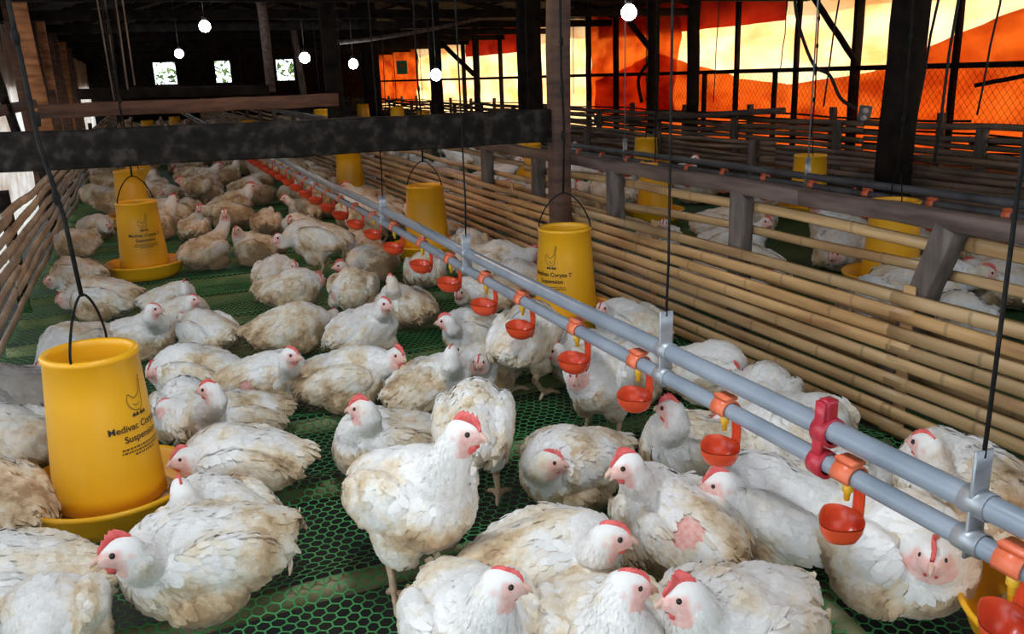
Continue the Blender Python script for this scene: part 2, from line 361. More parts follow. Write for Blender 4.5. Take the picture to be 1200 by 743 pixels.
# left fence: wavy split slats with wide gaps
def left_fence():
    F = empty('bamboo_fence', (-.6, 3, 0), 'wavy grey bamboo slat fence along the left edge of the near pen', 'fence')
    yb = [.8, 4.3, 7.6, 11, 16, 22, 27.9]
    for k in range(6):
        mb = MB()
        for i in range(7):
            z0 = .03+.064*i
            slat(mb, (0, yb[k]-3.1, z0+random.uniform(-.01, .01)), (0, yb[k+1]-2.9, z0+random.uniform(-.01, .01)), random.uniform(.040, .050), .012, .0075, node=.28, side=1, tone=random.uniform(.75, 1.1), seglen=.08)
        mb.build('slat_panel', M['lit_bamboo'], F)
    for y in (1.4, 3.0, 4.7, 6.6, 8.6, 11, 13.5, 16, 17.7):
        mb = MB(); mb.beam((-.045, y-3, -.1), (-.045, y-3, .5), .05, .05, 8, .003, upv=(1, 0, 0)); mb.build('post', M['dark_wood'], F)
left_fence()
def far_fence(X, zs, y0, y1, label, mat, ph, posth, h=.04, ys=None):
    F = empty('slat_fence', (X, 3, 0), label, 'fence'); cuts = np.arange(y0, y1+.1, (y1-y0)/6)
    for k in range(6):
        mb = MB()
        for z in zs: slat(mb, (0, cuts[k]-3, z+random.uniform(-.01, .01)), (0, cuts[k+1]-3, z+random.uniform(-.01, .01)), h*random.uniform(.85, 1.15), .012, .009, side=-1, seglen=.2, tone=random.uniform(.6, .95))
        mb.build('slat_panel', mat, F)
    for y in (ys or np.arange(y0+.7, y1, 1.35)):
        mb = MB(); mb.beam((-.04, y-3, -.05), (-.04, y-3, posth*random.uniform(.93, 1.0)), .07, .05, 6, .004, upv=(1, 0, 0)); mb.build('post', M['grey_wood'], F)
    return F
far_fence(4.3, [.03+.044*i for i in range(9)], .6, 27.8, 'weathered bamboo fence on the far side of the second pen', M['bamboo_old'], 0, .43, .036)
far_fence(5.3, [.05+.062*i for i in range(8)], .8, 27.8, 'dim slat fence between the second pen and the tarpaulin side', M['bamboo_old'], 0, .53, .042)
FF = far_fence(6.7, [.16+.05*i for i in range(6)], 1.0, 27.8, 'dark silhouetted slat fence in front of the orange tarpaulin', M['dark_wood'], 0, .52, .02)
# low plank lying on top of the fence
mb = MB(); mb.beam(atx(735, 140, 5.25), atx(915, 130, 5.1), .10, .05, 8, .004); tag(mb.build('plank', M['rail_wood']), 'rough wooden plank resting along the top of the weathered fence', 'plank')

# ---------------------------------------------------------------- timber frame
def post(name, p0, p1, w, d, mat, label, group=None, seg=10, jit=.004, cat='post'):
    mb = MB(); mb.beam(p0, p1, w, d, seg, jit, upv=(0, 1, 0)); return tag(mb.build(name, M[mat]), label, cat, group)
# near right square post
YP = atx(657, 292, 1.63).y
post('timber_post', (1.63, YP, -.05), (1.65, YP, roofz(1.63)-.02), .078, .078, 'brown_wood', 'square brown timber post that the black beam butts against, behind the yellow feeder')
# black beam across the pen
pl, pr = aty(0, 179, YP+.1), aty(652, 147, YP+.02); dl = (pl-pr)
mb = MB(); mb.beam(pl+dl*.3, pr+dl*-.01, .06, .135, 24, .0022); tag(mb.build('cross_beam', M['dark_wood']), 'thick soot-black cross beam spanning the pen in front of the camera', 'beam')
p0, p1 = aty(45, 131, 6.), aty(396, 117, 6.); mb = MB(); mb.beam(p0, p1, .05, .085, 16, .003); tag(mb.build('cross_beam', M['brown_wood']), 'brown cross beam behind the black one, upper left', 'beam')
p0, p1 = aty(90, 110, 8.5), aty(315, 105, 8.5); mb = MB(); mb.beam(p0, p1, .05, .09, 12, .003); tag(mb.build('cross_beam', M['soot']), 'dark thin cross beam farthest back on the left', 'beam')
# big posts to the right and back
def pillar(uv_base, X, uvt_w, wpx, label, mat='soot', lean=0, name='timber_post'):
    b = atx(uv_base[0], uv_base[1], X); depth = (b-Cc).dot(Fw); w = wpx/FPX*depth*.85
    zt = roofz(b.x)
    return post(name, (b.x, b.y, -.3), (b.x+lean, b.y, zt), w, w*.6, mat, label, seg=14, jit=.006)
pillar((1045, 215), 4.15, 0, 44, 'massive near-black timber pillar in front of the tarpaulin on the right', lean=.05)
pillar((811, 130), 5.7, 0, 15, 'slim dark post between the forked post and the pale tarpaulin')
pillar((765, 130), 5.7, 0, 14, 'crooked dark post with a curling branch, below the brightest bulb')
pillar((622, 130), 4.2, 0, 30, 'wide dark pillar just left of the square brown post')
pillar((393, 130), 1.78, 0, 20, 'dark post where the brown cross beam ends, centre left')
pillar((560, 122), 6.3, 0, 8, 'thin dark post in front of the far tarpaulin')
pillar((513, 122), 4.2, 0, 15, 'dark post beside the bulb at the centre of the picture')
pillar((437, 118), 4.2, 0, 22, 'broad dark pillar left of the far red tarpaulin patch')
# thin leaning light pole at the left
a, b_ = aty(297, -60, 9), aty(318, 108, 9); mb = MB(); mb.tube([a, a.lerp(b_, .5)+Vector((.01, 0, 0)), b_], .045, 8); tag(mb.build('bamboo_pole', M['rail_wood']), 'thin pale leaning pole at upper left centre', 'pole')
a, b_ = aty(343, 30, 14), aty(357, 118, 14); mb = MB(); mb.tube([a, b_], .05, 8); tag(mb.build('bamboo_pole', M['grey_wood']), 'short grey pole beneath the bulb right of the leaning pole', 'pole')

# left wall: sloping timbers in front of sacking
LX = -1.05
quad = [(LX-.12, .0, -.3), (LX-.12, 27.9, -.3), (LX-.12, 27.9, 1.05), (LX-.12, .0, 1.05)]
mb = MB(); mb.box(LX-.25, LX-.2, 9.5, 28, 1.0, 1.7); tag(mb.build('wall_left', M['soot'], smooth=False), kind='structure')
o = quad_sheet('sacking_curtain', M['sack'], [(LX-.15, 3.4, -.1), (LX-.15, 27.9, -.1), (LX-.15, 27.9, 1.65), (LX-.15, 3.4, 1.65)], 120, 12, lambda u, v: (.03*math.sin(u*160)+.02*math.sin(u*53+v*4), 0, 0)); tag(o, 'pale woven sacking curtain hung behind the left wall timbers', 'curtain')
for i, (uv0, uv1, X, wpx, mat) in enumerate([((18, -10), (55, 155), -.8, 16, 'lit_stud_wood'), ((-8, 80), (25, 170), -.8, 9, 'dark_wood'), ((62, -10), (80, 130), -.95, 12, 'lit_stud_wood'), ((40, -10), (64, 125), -.95, 10, 'lit_stud_wood'), ((20, 20), (45, 120), -1.0, 12, 'lit_stud_wood'), ((5, -5), (50, 118), -1.08, 14, 'rail_wood')]):
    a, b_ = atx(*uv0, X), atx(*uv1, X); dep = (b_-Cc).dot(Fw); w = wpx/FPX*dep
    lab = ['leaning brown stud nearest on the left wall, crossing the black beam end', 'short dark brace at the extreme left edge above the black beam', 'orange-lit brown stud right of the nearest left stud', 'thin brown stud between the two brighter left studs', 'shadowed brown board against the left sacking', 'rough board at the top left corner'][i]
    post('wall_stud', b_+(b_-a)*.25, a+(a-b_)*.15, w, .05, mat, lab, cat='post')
for k, (y, w, mt) in enumerate([(3.6, .10, 'grey_wood'), (4.15, .05, 'rail_wood'), (4.9, .12, 'rail_wood'), (5.7, .06, 'grey_wood')]):
    post('wall_stud', (-.95, y, -.2), (-1.0, y, 1.65), .05, w, mt, ['wide grey board outside the left fence at the extreme left edge', 'narrow board outside the left fence beside the white gap', 'wide tan board outside the left fence under the black beam', 'narrow grey board outside the left fence, farthest under the black beam'][k])
for k in range(9):
    y = 9+k*1.0; post('wall_stud', (-.92, y, -.2), (-.98, y+.5, 1.8), .09, .05, 'brown_wood', 'dim brown stud in the far part of the left wall', 'far left wall studs')
a, b_ = atx(-20, 132, -.82), atx(40, 122, -.82); mb = MB(); mb.beam(a, b_, .05, .07, 6, .003); tag(mb.build('wall_rail', M['brown_wood']), 'short brown rail joining the studs at the far left above the black beam', 'beam')
# roof carpentry
for k, y in enumerate(np.arange(-.5, 28, 2.2)):
    for (xa, xb) in ((-1.4, RX), (RX, 7.6)):
        mb = MB(); mb.beam((xa, y, roofz(xa)-.07), (xb, y, roofz(xb)-.07), .07, .11, 8, .006)
        tag(mb.build('rafter', M['soot']), 'soot-dark roof rafter under the roof sheets', 'rafter', 'roof rafters')
    if k > 1:
        mb = MB(); mb.beam((-1.2, y, 1.7), (7.4, y, 1.7), .06, .1, 10, .006); tag(mb.build('tie_beam', M['soot']), 'dark horizontal tie beam under the roof', 'beam', 'roof tie beams')
for k, x in enumerate((-.9, 0, .9, 1.8, 3.3, 4.2, 5.1, 6.0, 7.0)):
    mb = MB(); mb.beam((x, -1.4, roofz(x)-.02), (x, 28, roofz(x)-.02), .05, .05, 8, .004); tag(mb.build('purlin', M['dark_wood']), 'long dark purlin running the length of the roof', 'purlin', 'roof purlins')

# ---------------------------------------------------------------- tarpaulin side
TX = 7.2
def wr(u, v): return (.05*math.sin(u*90+3*math.sin(v*4))+.03*math.sin(v*9+u*40), 0, 0)
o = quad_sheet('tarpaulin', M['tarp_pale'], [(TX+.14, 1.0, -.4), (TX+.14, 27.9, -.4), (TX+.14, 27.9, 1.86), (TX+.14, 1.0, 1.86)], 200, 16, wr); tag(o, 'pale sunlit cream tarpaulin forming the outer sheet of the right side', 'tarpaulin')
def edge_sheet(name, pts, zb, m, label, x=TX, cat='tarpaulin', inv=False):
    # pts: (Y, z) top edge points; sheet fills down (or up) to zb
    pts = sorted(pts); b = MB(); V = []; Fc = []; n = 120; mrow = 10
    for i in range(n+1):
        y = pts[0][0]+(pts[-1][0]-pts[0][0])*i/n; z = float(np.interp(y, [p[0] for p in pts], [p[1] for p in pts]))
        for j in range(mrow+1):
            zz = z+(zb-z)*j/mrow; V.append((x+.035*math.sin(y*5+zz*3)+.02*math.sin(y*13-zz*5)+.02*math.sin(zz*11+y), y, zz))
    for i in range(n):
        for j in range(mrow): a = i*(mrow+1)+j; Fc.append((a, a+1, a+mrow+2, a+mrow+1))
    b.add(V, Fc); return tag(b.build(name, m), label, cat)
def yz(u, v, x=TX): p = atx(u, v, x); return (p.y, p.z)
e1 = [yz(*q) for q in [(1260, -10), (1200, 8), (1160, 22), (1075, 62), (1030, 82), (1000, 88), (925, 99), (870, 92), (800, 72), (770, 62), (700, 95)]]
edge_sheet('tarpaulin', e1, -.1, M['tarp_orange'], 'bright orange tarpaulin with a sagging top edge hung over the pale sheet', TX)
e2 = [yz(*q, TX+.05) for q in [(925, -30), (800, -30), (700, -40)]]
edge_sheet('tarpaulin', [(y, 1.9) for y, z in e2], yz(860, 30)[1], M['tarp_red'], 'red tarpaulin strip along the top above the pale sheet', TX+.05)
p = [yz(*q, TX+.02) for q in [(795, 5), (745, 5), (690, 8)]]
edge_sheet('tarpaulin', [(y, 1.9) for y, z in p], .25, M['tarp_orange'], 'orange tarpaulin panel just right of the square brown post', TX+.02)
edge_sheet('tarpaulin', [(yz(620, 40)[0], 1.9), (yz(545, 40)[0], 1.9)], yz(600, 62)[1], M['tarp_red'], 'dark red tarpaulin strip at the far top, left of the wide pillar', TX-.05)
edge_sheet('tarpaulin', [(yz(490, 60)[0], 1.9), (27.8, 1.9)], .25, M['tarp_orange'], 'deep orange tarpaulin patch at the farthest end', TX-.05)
# frame of the tarpaulin side
FX = 7.02
mb = MB(); a = atx(1260, 80, FX); mb.beam((FX, 1.2, .895), (FX, 27.9, .895), .05, .05, 20, .004); tag(mb.build('side_rail', M['soot']), 'thin dark horizontal rail across the tarpaulin', 'rail')
for i, (u, z1, wpx) in enumerate([(1115, 1.88, 9), (1000, 1.88, 16), (931, 1.88, 7), (907, .90, 6), (862, 1.88, 7), (825, .90, 6), (722, 1.88, 8), (690, 1.88, 8), (655, 1.88, 6), (588, 1.88, 6), (545, 1.88, 6)]):
    b = atx(u, 115, FX); dep = (b-Cc).dot(Fw); w = wpx/FPX*dep*.75
    post('side_post', (FX, b.y, 0), (FX, b.y, z1), w, .05, 'soot', 'dark upright of the tarpaulin side frame, number of struts differing along it' if False else ['upright right of the massive pillar against orange tarpaulin', 'thick dark upright just left of the massive pillar, under the brace', 'slim upright against the pale tarpaulin above the rail, left of the thick one', 'short stub upright below the rail, against the orange sag', 'upright at the left of the pale bright sheet', 'short stub upright near the slim dark post', 'dark upright left of the forked post against orange', 'upright against orange panel beside the square brown post', 'faint upright hidden beside the square brown post', 'faint far upright against the cream tarpaulin', 'faint farthest upright near the centre bulb'][i], seg=6)
mb = MB(); mb.beam(atx(945, -15, 6.9), atx(1003, 72, 6.9), .05, .05, 6, .003); tag(mb.build('diagonal_brace', M['soot']), 'dark diagonal brace descending to the thick upright left of the massive pillar', 'brace')
mb = MB(); mb.beam(atx(738, 26, 5.66), atx(768, 64, 5.70), .06, .05, 6, .003); tag(mb.build('diagonal_brace', M['soot']), 'short dark diagonal brace behind the brightest bulb', 'brace')
mb = MB(); mb.beam(atx(515, 48, 6.3), atx(556, 88, 6.35), .09, .06, 6, .003); tag(mb.build('diagonal_brace', M['soot']), 'dark diagonal brace against the far cream tarpaulin', 'brace')
mb = MB(); mb.beam(atx(1143, 100, 6.6), atx(1215, 86, 6.6), .035, .035, 6, .002); tag(mb.build('stick', M['soot']), 'thin dark stick jutting in from the right edge before the orange tarpaulin', 'stick')
# chicken wire in front of the tarpaulin
mb = MB(); Y0, Y1, Z0, Z1 = 3.2, 13, .35, .9
for s in (1, -1):
    for k in np.arange(Y0-1, Y1+1, .07):
        ya, yb_ = k, k+s*(Z1-Z0)*.8
        if max(ya, yb_) > Y1 or min(ya, yb_) < Y0: continue
        mb.add([(FX-.03, ya, Z0), (FX-.03, ya+.005, Z0), (FX-.03, yb_+.005, Z1), (FX-.03, yb_, Z1)], [(0, 1, 2, 3)])
tag(mb.build('chicken_wire', M['wire'], smooth=False), 'diamond wire mesh stretched below the rail before the tarpaulin', 'wire mesh')

# hanging cords and cables (each one a thing)
def cord(pts, r, label, name='hanging_cord', mat='rope', cat='cord', group=None):
    mb = MB(); mb.tube(pts, r, 6); return tag(mb.build(name, M[mat]), label, cat, group)
def smooth_path(P, n=6):
    P = [Vector(p) for p in P]; out = []
    for i in range(len(P)-1):
        a, b, c, d = P[max(i-1, 0)], P[i], P[i+1], P[min(i+2, len(P)-1)]
        for k in range(n):
            t = k/n; out.append(.5*((2*b)+(c-a)*t+(2*a-5*b+4*c-d)*t*t+(3*b-a-3*c+d)*t**3))
    out.append(P[-1]); return out
cord(smooth_path([atx(*q, 5.2) for q in [(930, -20), (935, 25), (953, 75), (972, 88), (985, 115), (1004, 128)]]), .014, 'loose black cable curving down to the grey socket box', 'cable', cat='cable')
cord(smooth_path([atx(*q, 5.5) for q in [(765, 70), (755, 80), (748, 95), (752, 120)]]), .02, 'curling dark branch on the crooked post', 'branch', 'soot', 'branch')
for i, (u0, v0, u1, v1, X) in enumerate([(985, -10, 965, 125, 5.9), (1078, -10, 1060, 165, 4.2), (1102, -10, 1075, 130, 4.4), (1125, -10, 1095, 190, 4.0), (1172, 5, 1145, 135, 6.), (842, 20, 836, 120, 6.), (920, 40, 914, 85, 6.4), (500, 0, 506, 118, 3.6), (446, 0, 452, 130, 3.8), (690, 40, 688, 110, 6.), (672, 40, 672, 110, 6.)]):
    lab = ['thin knotted cord before the pale tarpaulin left of the massive pillar', 'cord hanging close along the right side of the massive pillar', 'knotted black cord right of the massive pillar', 'long cord ending over the second pen at the right', 'cord hanging before the orange tarpaulin near the right edge', 'thin cord just right of the slim dark post', 'short thin cord in the middle of the pale tarpaulin', 'pale cord hanging beside the centre bulb', 'thin cord in the dark left of the centre bulb', 'fine cord before the orange panel near the square post', 'fine cord nearest the square brown post'][i]
    a, b_ = atx(u0, v0, X), atx(u1, v1, X); top_ = Vector((a.x, a.y, roofz(a.x)-.04)); cord(([top_] if top_.z > a.z+.03 else [])+[a, a.lerp(b_, .35)+Vector((0, .01, 0)), a.lerp(b_, .7), b_], .008 if i < 5 else .006, lab)
for i, (u0, u1, v1) in enumerate([(112, 134, 118), (121, 140, 118), (134, 150, 105), (142, 158, 100)]):
    a, b_ = aty(u0, -10, 5.9), aty(u1, v1, 5.9); cord([a, a.lerp(b_, .5), b_], .005, ['leftmost of the four thin cords over the brown cross beam', 'second from left of the four thin cords over the brown cross beam', 'third from left of the four thin cords over the brown cross beam', 'rightmost of the four thin cords over the brown cross beam'][i], mat='grey_wood')
cord(smooth_path([aty(*q, 12) for q in [(395, 50), (440, 45), (500, 35), (560, 22), (620, 8)]]), .03, 'dark bent branch-like stick slung under the roof above the bulbs', 'roof_stick', 'grey_wood', 'stick')
# socket box
a = atx(1013, 134, 6.2); S = empty('socket_box', a, 'grey electrical box with two round white sockets beside the massive pillar', 'socket box', rz=-1.1)
mb = MB(); mb.box(-.055, .055, -.03, .03, -.08, .08); mb.build('box', M['box_grey'], S, False)
for z in (.035, -.035):
    mb = MB(); mb.tube([(-.0, -.03, z), (0, -.045, z)], .028, 14); mb.build('socket', M['white_plastic'], S)
S.rotation_euler = (0, .15, -.75)
a = atx(471, 79, 4.6); S = empty('sign_board', a, 'small green square board on a far post left of the centre bulb', 'sign', rz=-.5)
mb = MB(); mb.box(-.10, .10, -.01, .01, -.12, .12); mb.build('board', M['green_paint'], S, False)
mb = MB(); mb.tube([(0, -.012, .03), (0, -.02, .03)], .03, 12); mb.build('red_dot', M['red_cup'], S)

# ---------------------------------------------------------------- bulbs
em, nt, N, L, b = nmat('bulb_glow'); b.inputs['Emission Color'].default_value = (.78, .88, 1, 1); b.inputs['Emission Strength'].default_value = 60; b.inputs['Base Color'].default_value = (1, 1, 1, 1)
def bulb(u, v, Y, rpx, label):
    p = aty(u, v, Y); dep = (p-Cc).dot(Fw); r = rpx/FPX*dep
    E = empty('light_bulb', p, label, 'light bulb')
    m = MB(); m.lathe([(.001, -r), (r*.5, -r*.87), (r*.87, -r*.5), (r, 0), (r*.92, r*.4), (r*.7, r*.75), (r*.4, r*1.0)], 20); m.build('bulb', em, E)
    m = MB(); m.tube([(0, 0, r*.98), (0, 0, r*1.7)], r*.4, 10); m.build('socket', M['soot'], E)
    m = MB(); m.tube([(0, 0, r*1.7), (0, .01, max(.2, roofz(p.x)-p.z-.05))], r*.09, 5); m.build('cord', M['rope'], E)
# bulbs added unseen above the frame to light near and middle birds
def added_bulb(x, y, z, watts, label, colr=(.86, .93, 1)):
    E = empty('light_bulb', (x, y, z), label, 'light bulb'); r = .035  # added bulb with its socket and cord, unseen above the frame
    m = MB(); m.lathe([(.001, -r), (r*.6, -r*.8), (r, 0), (r*.85, r*.55), (r*.4, r*1.1), (r*.35, r*1.3)], 20); m.build('bulb', em, E)
    m = MB(); m.tube([(0, 0, r*1.3), (0, 0, r*2.2)], r*.42, 10); m.build('socket', M['white_plastic'], E)
    m = MB(); m.tube([(0, 0, r*2.2), (0, .01, roofz(x)-z-.05)], .004, 5); m.build('cord', M['rope'], E)
    l = bpy.data.lights.new('added_bulb_light', 'POINT'); l.energy = watts; l.color = colr; l.shadow_soft_size = .12
    o = bpy.data.objects.new('added_bulb_light', l); COL.objects.link(o); o.parent = E; o.location = (0, 0, -r*1.6)
added_bulb(.25, 1.1, 1.85, NEARW, 'added bulb lighting the nearest birds, unseen above the frame')
added_bulb(.8, 4.9, 1.72, 28, 'added amber bulb warming the middle of the near pen, unseen above the frame', (1, .58, .32))
bulb(240, 31, 8.5, 6.5, 'glowing white bulb highest on the left, above the far windows')
bulb(210, 63, 12, 5, 'glowing white bulb just above the leftmost far window')
bulb(357, 68, 11, 6, 'glowing white bulb above the short grey pole')
bulb(414, 75, 12, 5.5, 'glowing white bulb just right of the dark post, centre left')
bulb(511, 88, 7.4, 6.5, 'glowing white bulb at the centre before the cream tarpaulin')
bulb(737, 15, 5.6, 9, 'brightest glowing bulb right of the square brown post')

# ---------------------------------------------------------------- feeders
def text_mesh(body, size, bold=0.):
    c = bpy.data.curves.new('t', 'FONT'); c.body = body; c.size = 1.; c.align_x = 'CENTER'; c.offset = .014; c.extrude = .0
    o = bpy.data.objects.new('t', c); COL.objects.link(o); dg = bpy.context.evaluated_depsgraph_get()
    me = bpy.data.meshes.new_from_object(o.evaluated_get(dg)); bpy.data.objects.remove(o)
    V = [tuple(v.co*size) for v in me.vertices]; Fc = [tuple(p.vertices) for p in me.polygons]; bpy.data.meshes.remove(me); return V, Fc
ZB, ZT, RB, RTOP = .055, .40, .120, .096
def rad(z): return RB+(RTOP-RB)*(z-ZB)/(ZT-ZB)
def on_tube(V, zc, ang, off=.0026):
    out = []
    for (x, y, _) in V:
        z = zc+y; r = rad(z)+off; a = ang+x/r; out.append((r*math.cos(a), r*math.sin(a), z))
    return out
TXT = None
def feeder_label(ang):
    mb = MB()
    for s, size, z, bold in (('Medivac Coryza T', .0215, .232, .0007), ('Suspension', .0215, .207, .0007)):
        V, Fc = text_mesh(s, size, bold); mb.add(on_tube(V, z, ang), Fc)
    for k, (w, z) in enumerate(((.115, .191), (.118, .183), (.06, .175))):     # fine print, too small to read
        x = -w/2
        while x < w/2:
            d = random.uniform(.003, .009); mb.add(on_tube([(x, 0, 0), (x+d, 0, 0), (x+d, .0032, 0), (x, .0032, 0)], z, ang), [(0, 1, 2, 3)]); x += d+.0022
    def line(P, w=.0016):
        P = smooth_path([Vector((x, y, 0)) for x, y in P], 5)
        for a, b_ in zip(P[:-1], P[1:]):
            t = (b_-a).normalized(); n = Vector((-t.y, t.x, 0))*w/2; mb.add(on_tube([a-n, b_-n, b_+n, a+n], .26, ang), [(0, 1, 2, 3)])
    line([(-.022, .052), (-.026, .038), (-.020, .022), (-.008, .013), (.006, .012), (.013, .022), (.015, .042), (.017, .064), (.020, .072), (.0165, .078), (.013, .070), (.010, .052), (.002, .044), (-.008, .040), (-.014, .046), (-.022, .052)])
    line([(-.012, .028), (-.004, .022), (.005, .028)]); line([(.016, .080), (.018, .086), (.019, .080)])
    for x in (-.018, -.009, .003, .012):
        line([(x, .0), (x+.005, .007)], .005); line([(x+.007, .0), (x+.002, .006)], .004)
    return mb
def tube_meshes():
    mb = MB(); mb.lathe([(rad(ZB)-.006, ZB), (rad(ZB), ZB), (rad(.09), .09), (rad(.2), .2), (rad(.3), .3), (rad(.385), .385), (rad(.385)+.0035, .388), (rad(ZT)+.004, .396), (rad(ZT)+.001, ZT), (rad(ZT)-.009, ZT), (rad(ZT)-.012, .396), (rad(ZT)-.013, .385), (rad(.2)-.012, .2), (rad(ZB)-.008, ZB)], 112)
    pan = MB(); pan.lathe([(.001, .026), (.13, .026), (.150, .030), (.168, .052), (.182, .082), (.190, .092), (.1945, .090), (.196, .084), (.192, .078), (.186, .070), (.174, .040), (.158, .016), (.13, .008), (.001, .008)], 72)
    for k in range(6):
        w = PI/3*k; pan.beam((.09*math.cos(w), .09*math.sin(w), .031), (.156*math.cos(w), .156*math.sin(w), .040), .006, .022, 2)
    feed = MB(); n = 48; V = [(0, 0, .24)]; Fc = []
    feed.lathe([(.10, .055), (.128, .040), (.148, .034)], 48); feed.lathe([(.001, .255), (.05, .25), (.093, .235)], 32)
    return mb, pan, feed
TM = [m.mesh(n, M[k]) for m, n, k in zip(tube_meshes(), ('hopper_tube', 'pan', 'feed'), ('yellow', 'yellow', 'feed'))]
LABEL = None
def feeder(u, v, z, label, rot=0., top=2.2, s=1., lab=True, wire=True, lean=0., dz=0., pos=None, tilt=(0, 0)):
    global LABEL
    p = pos or atz(u, v, z); E = empty('poultry_feeder', (p.x, p.y, dz), label, 'feeder'); E['group'] = 'yellow hanging tube feeders'; E.scale = (s, s, s)
    for n, me in zip(('hopper_tube', 'pan', 'feed'), TM):
        o = bpy.data.objects.new(n, me); COL.objects.link(o); o.parent = E
        if n == 'feed': o['kind'] = 'stuff'
    # face the label towards 'rot' (world angle)
    if lab:
        if LABEL is None: LABEL = feeder_label(0).mesh('printed_label', M['black_ink'], False)
        o = bpy.data.objects.new('printed_label', LABEL); COL.objects.link(o); o.parent = E; o.rotation_euler = (0, 0, rot)
    if wire:
        mb = MB(); hr = rot+.35; ax = Vector((math.cos(hr+PI/2), math.sin(hr+PI/2), 0)); r = .092
        mb.tube(smooth_path([ax*-r+Vector((0, 0, .375)), ax*-r*1.02+Vector((0, 0, .42)), ax*-.055+Vector((0, 0, .49)), Vector((0, 0, .525)), ax*.055+Vector((0, 0, .49)), ax*r*1.02+Vector((0, 0, .42)), ax*r+Vector((0, 0, .375))], 6), .0028, 6)
        mb.build('bail', M['wire'], E)
        mb = MB(); zt = (roofz(p.x)-.1)/s if top > 3 else top; k = 9
        mb.tube([(lean*(.0+(zt-.52)*i/k)+.006*math.sin(i*2.1), .006*math.cos(i*1.7), .52+(zt-.52)*i/k) for i in range(k+1)], .0048, 6)
        for i in range(1, 5): mb.tube([(lean*(.04+.16*i), 0, .56+.16*i), (lean*(.055+.16*i), 0, .575+.16*i), (lean*(.07+.16*i), 0, .59+.16*i)], [.0055, .0085, .0055], 8)
        mb.build('hanging_wire', M['wire'], E)
    E.rotation_euler = (tilt[0], tilt[1], 0)
    return E
def face(p): return math.atan2(-p.y, -p.x)
pA = atz(128, 566, .08)
feeder(0, 0, 0, 'large yellow feeder nearest the camera at left, with black chicken print and wire bail', rot=face(pA)+.80, top=5, pos=pA, tilt=(0, .02), lean=-.085)
pB = atz(170, 308, .08); feeder(0, 0, 0, 'yellow feeder with readable black print standing second in the left row', rot=face(pB)+.18, top=5, pos=pB)
pB2 = atz(158, 252, .08); feeder(0, 0, 0, 'yellow feeder partly hidden directly behind the second left feeder', rot=face(pB2)+2, top=5, pos=pB2)
pB3 = atz(165, 216, .08); feeder(0, 0, 0, 'yellow feeder third behind in the left row, just under the black beam', rot=face(pB3)+2, top=5, pos=pB3)
pC = atx(662, 295, 1.40); feeder(0, 0, 0, 'yellow feeder against the bamboo fence below the square brown post', rot=face(pC)-.5, top=5, pos=Vector((pC.x, pC.y, 0)))
pD = atz(502, 292, .05); feeder(0, 0, 0, 'yellow feeder behind the drinker pipes, centre, left of the square post', rot=face(pD)+2.4, top=5, pos=pD)
pE = atz(412, 229, .05); feeder(0, 0, 0, 'yellow feeder farther behind the pipes, cut by the black beam', rot=face(pE)+2.4, top=5, pos=pE)
pF = atz(1280, 716, .09); FFD = feeder(0, 0, 0, 'yellow feeder whose pan shows at the bottom right corner under a red cup', rot=0, top=5, pos=pF, lab=False)
for (u, v, X, lab) in [(205, 143, None, 'distant yellow feeder just above the black beam at left'), (290, 149, None, 'small distant yellow feeder over the beam, right of the long rails'), (173, 148, None, 'distant yellow feeder at far left above the beam')]:
    q = atz(u, v, .3); feeder(0, 0, 0, lab, pos=q, lab=False, top=5)
for (u, v, D, lab) in [(768, 189, 5.6, 'yellow feeder in the second pen, lower of the two left of the massive pillar'), (757, 162, 7.6, 'yellow feeder in the second pen, upper of the two left of the massive pillar'), (950, 181, 5.4, 'bright yellow feeder in the second pen left of the massive pillar'), (1050, 234, 3.6, 'yellow feeder in the second pen right below the massive pillar, top rim showing'), (620, 168, 7.0, 'yellow feeder in the second pen left of the square brown post'), (465, 125, 13., 'tiny yellow feeder in the distance left of the centre bulb'), (496, 130, 13.5, 'tiny yellow feeder in the distance just below the centre bulb'), (425, 122, 15, 'tiny yellow feeder in the distance beside the centre left post'), (376, 128, 12, 'tiny yellow feeder in the distance left of the centre left post')]:
    q = Cc+ray(u, v)*D; feeder(0, 0, 0, lab, pos=Vector((q.x, q.y, 0)), lab=False, top=5, rot=2.2, dz=max(-.03, min(.25, q.z-.4)))

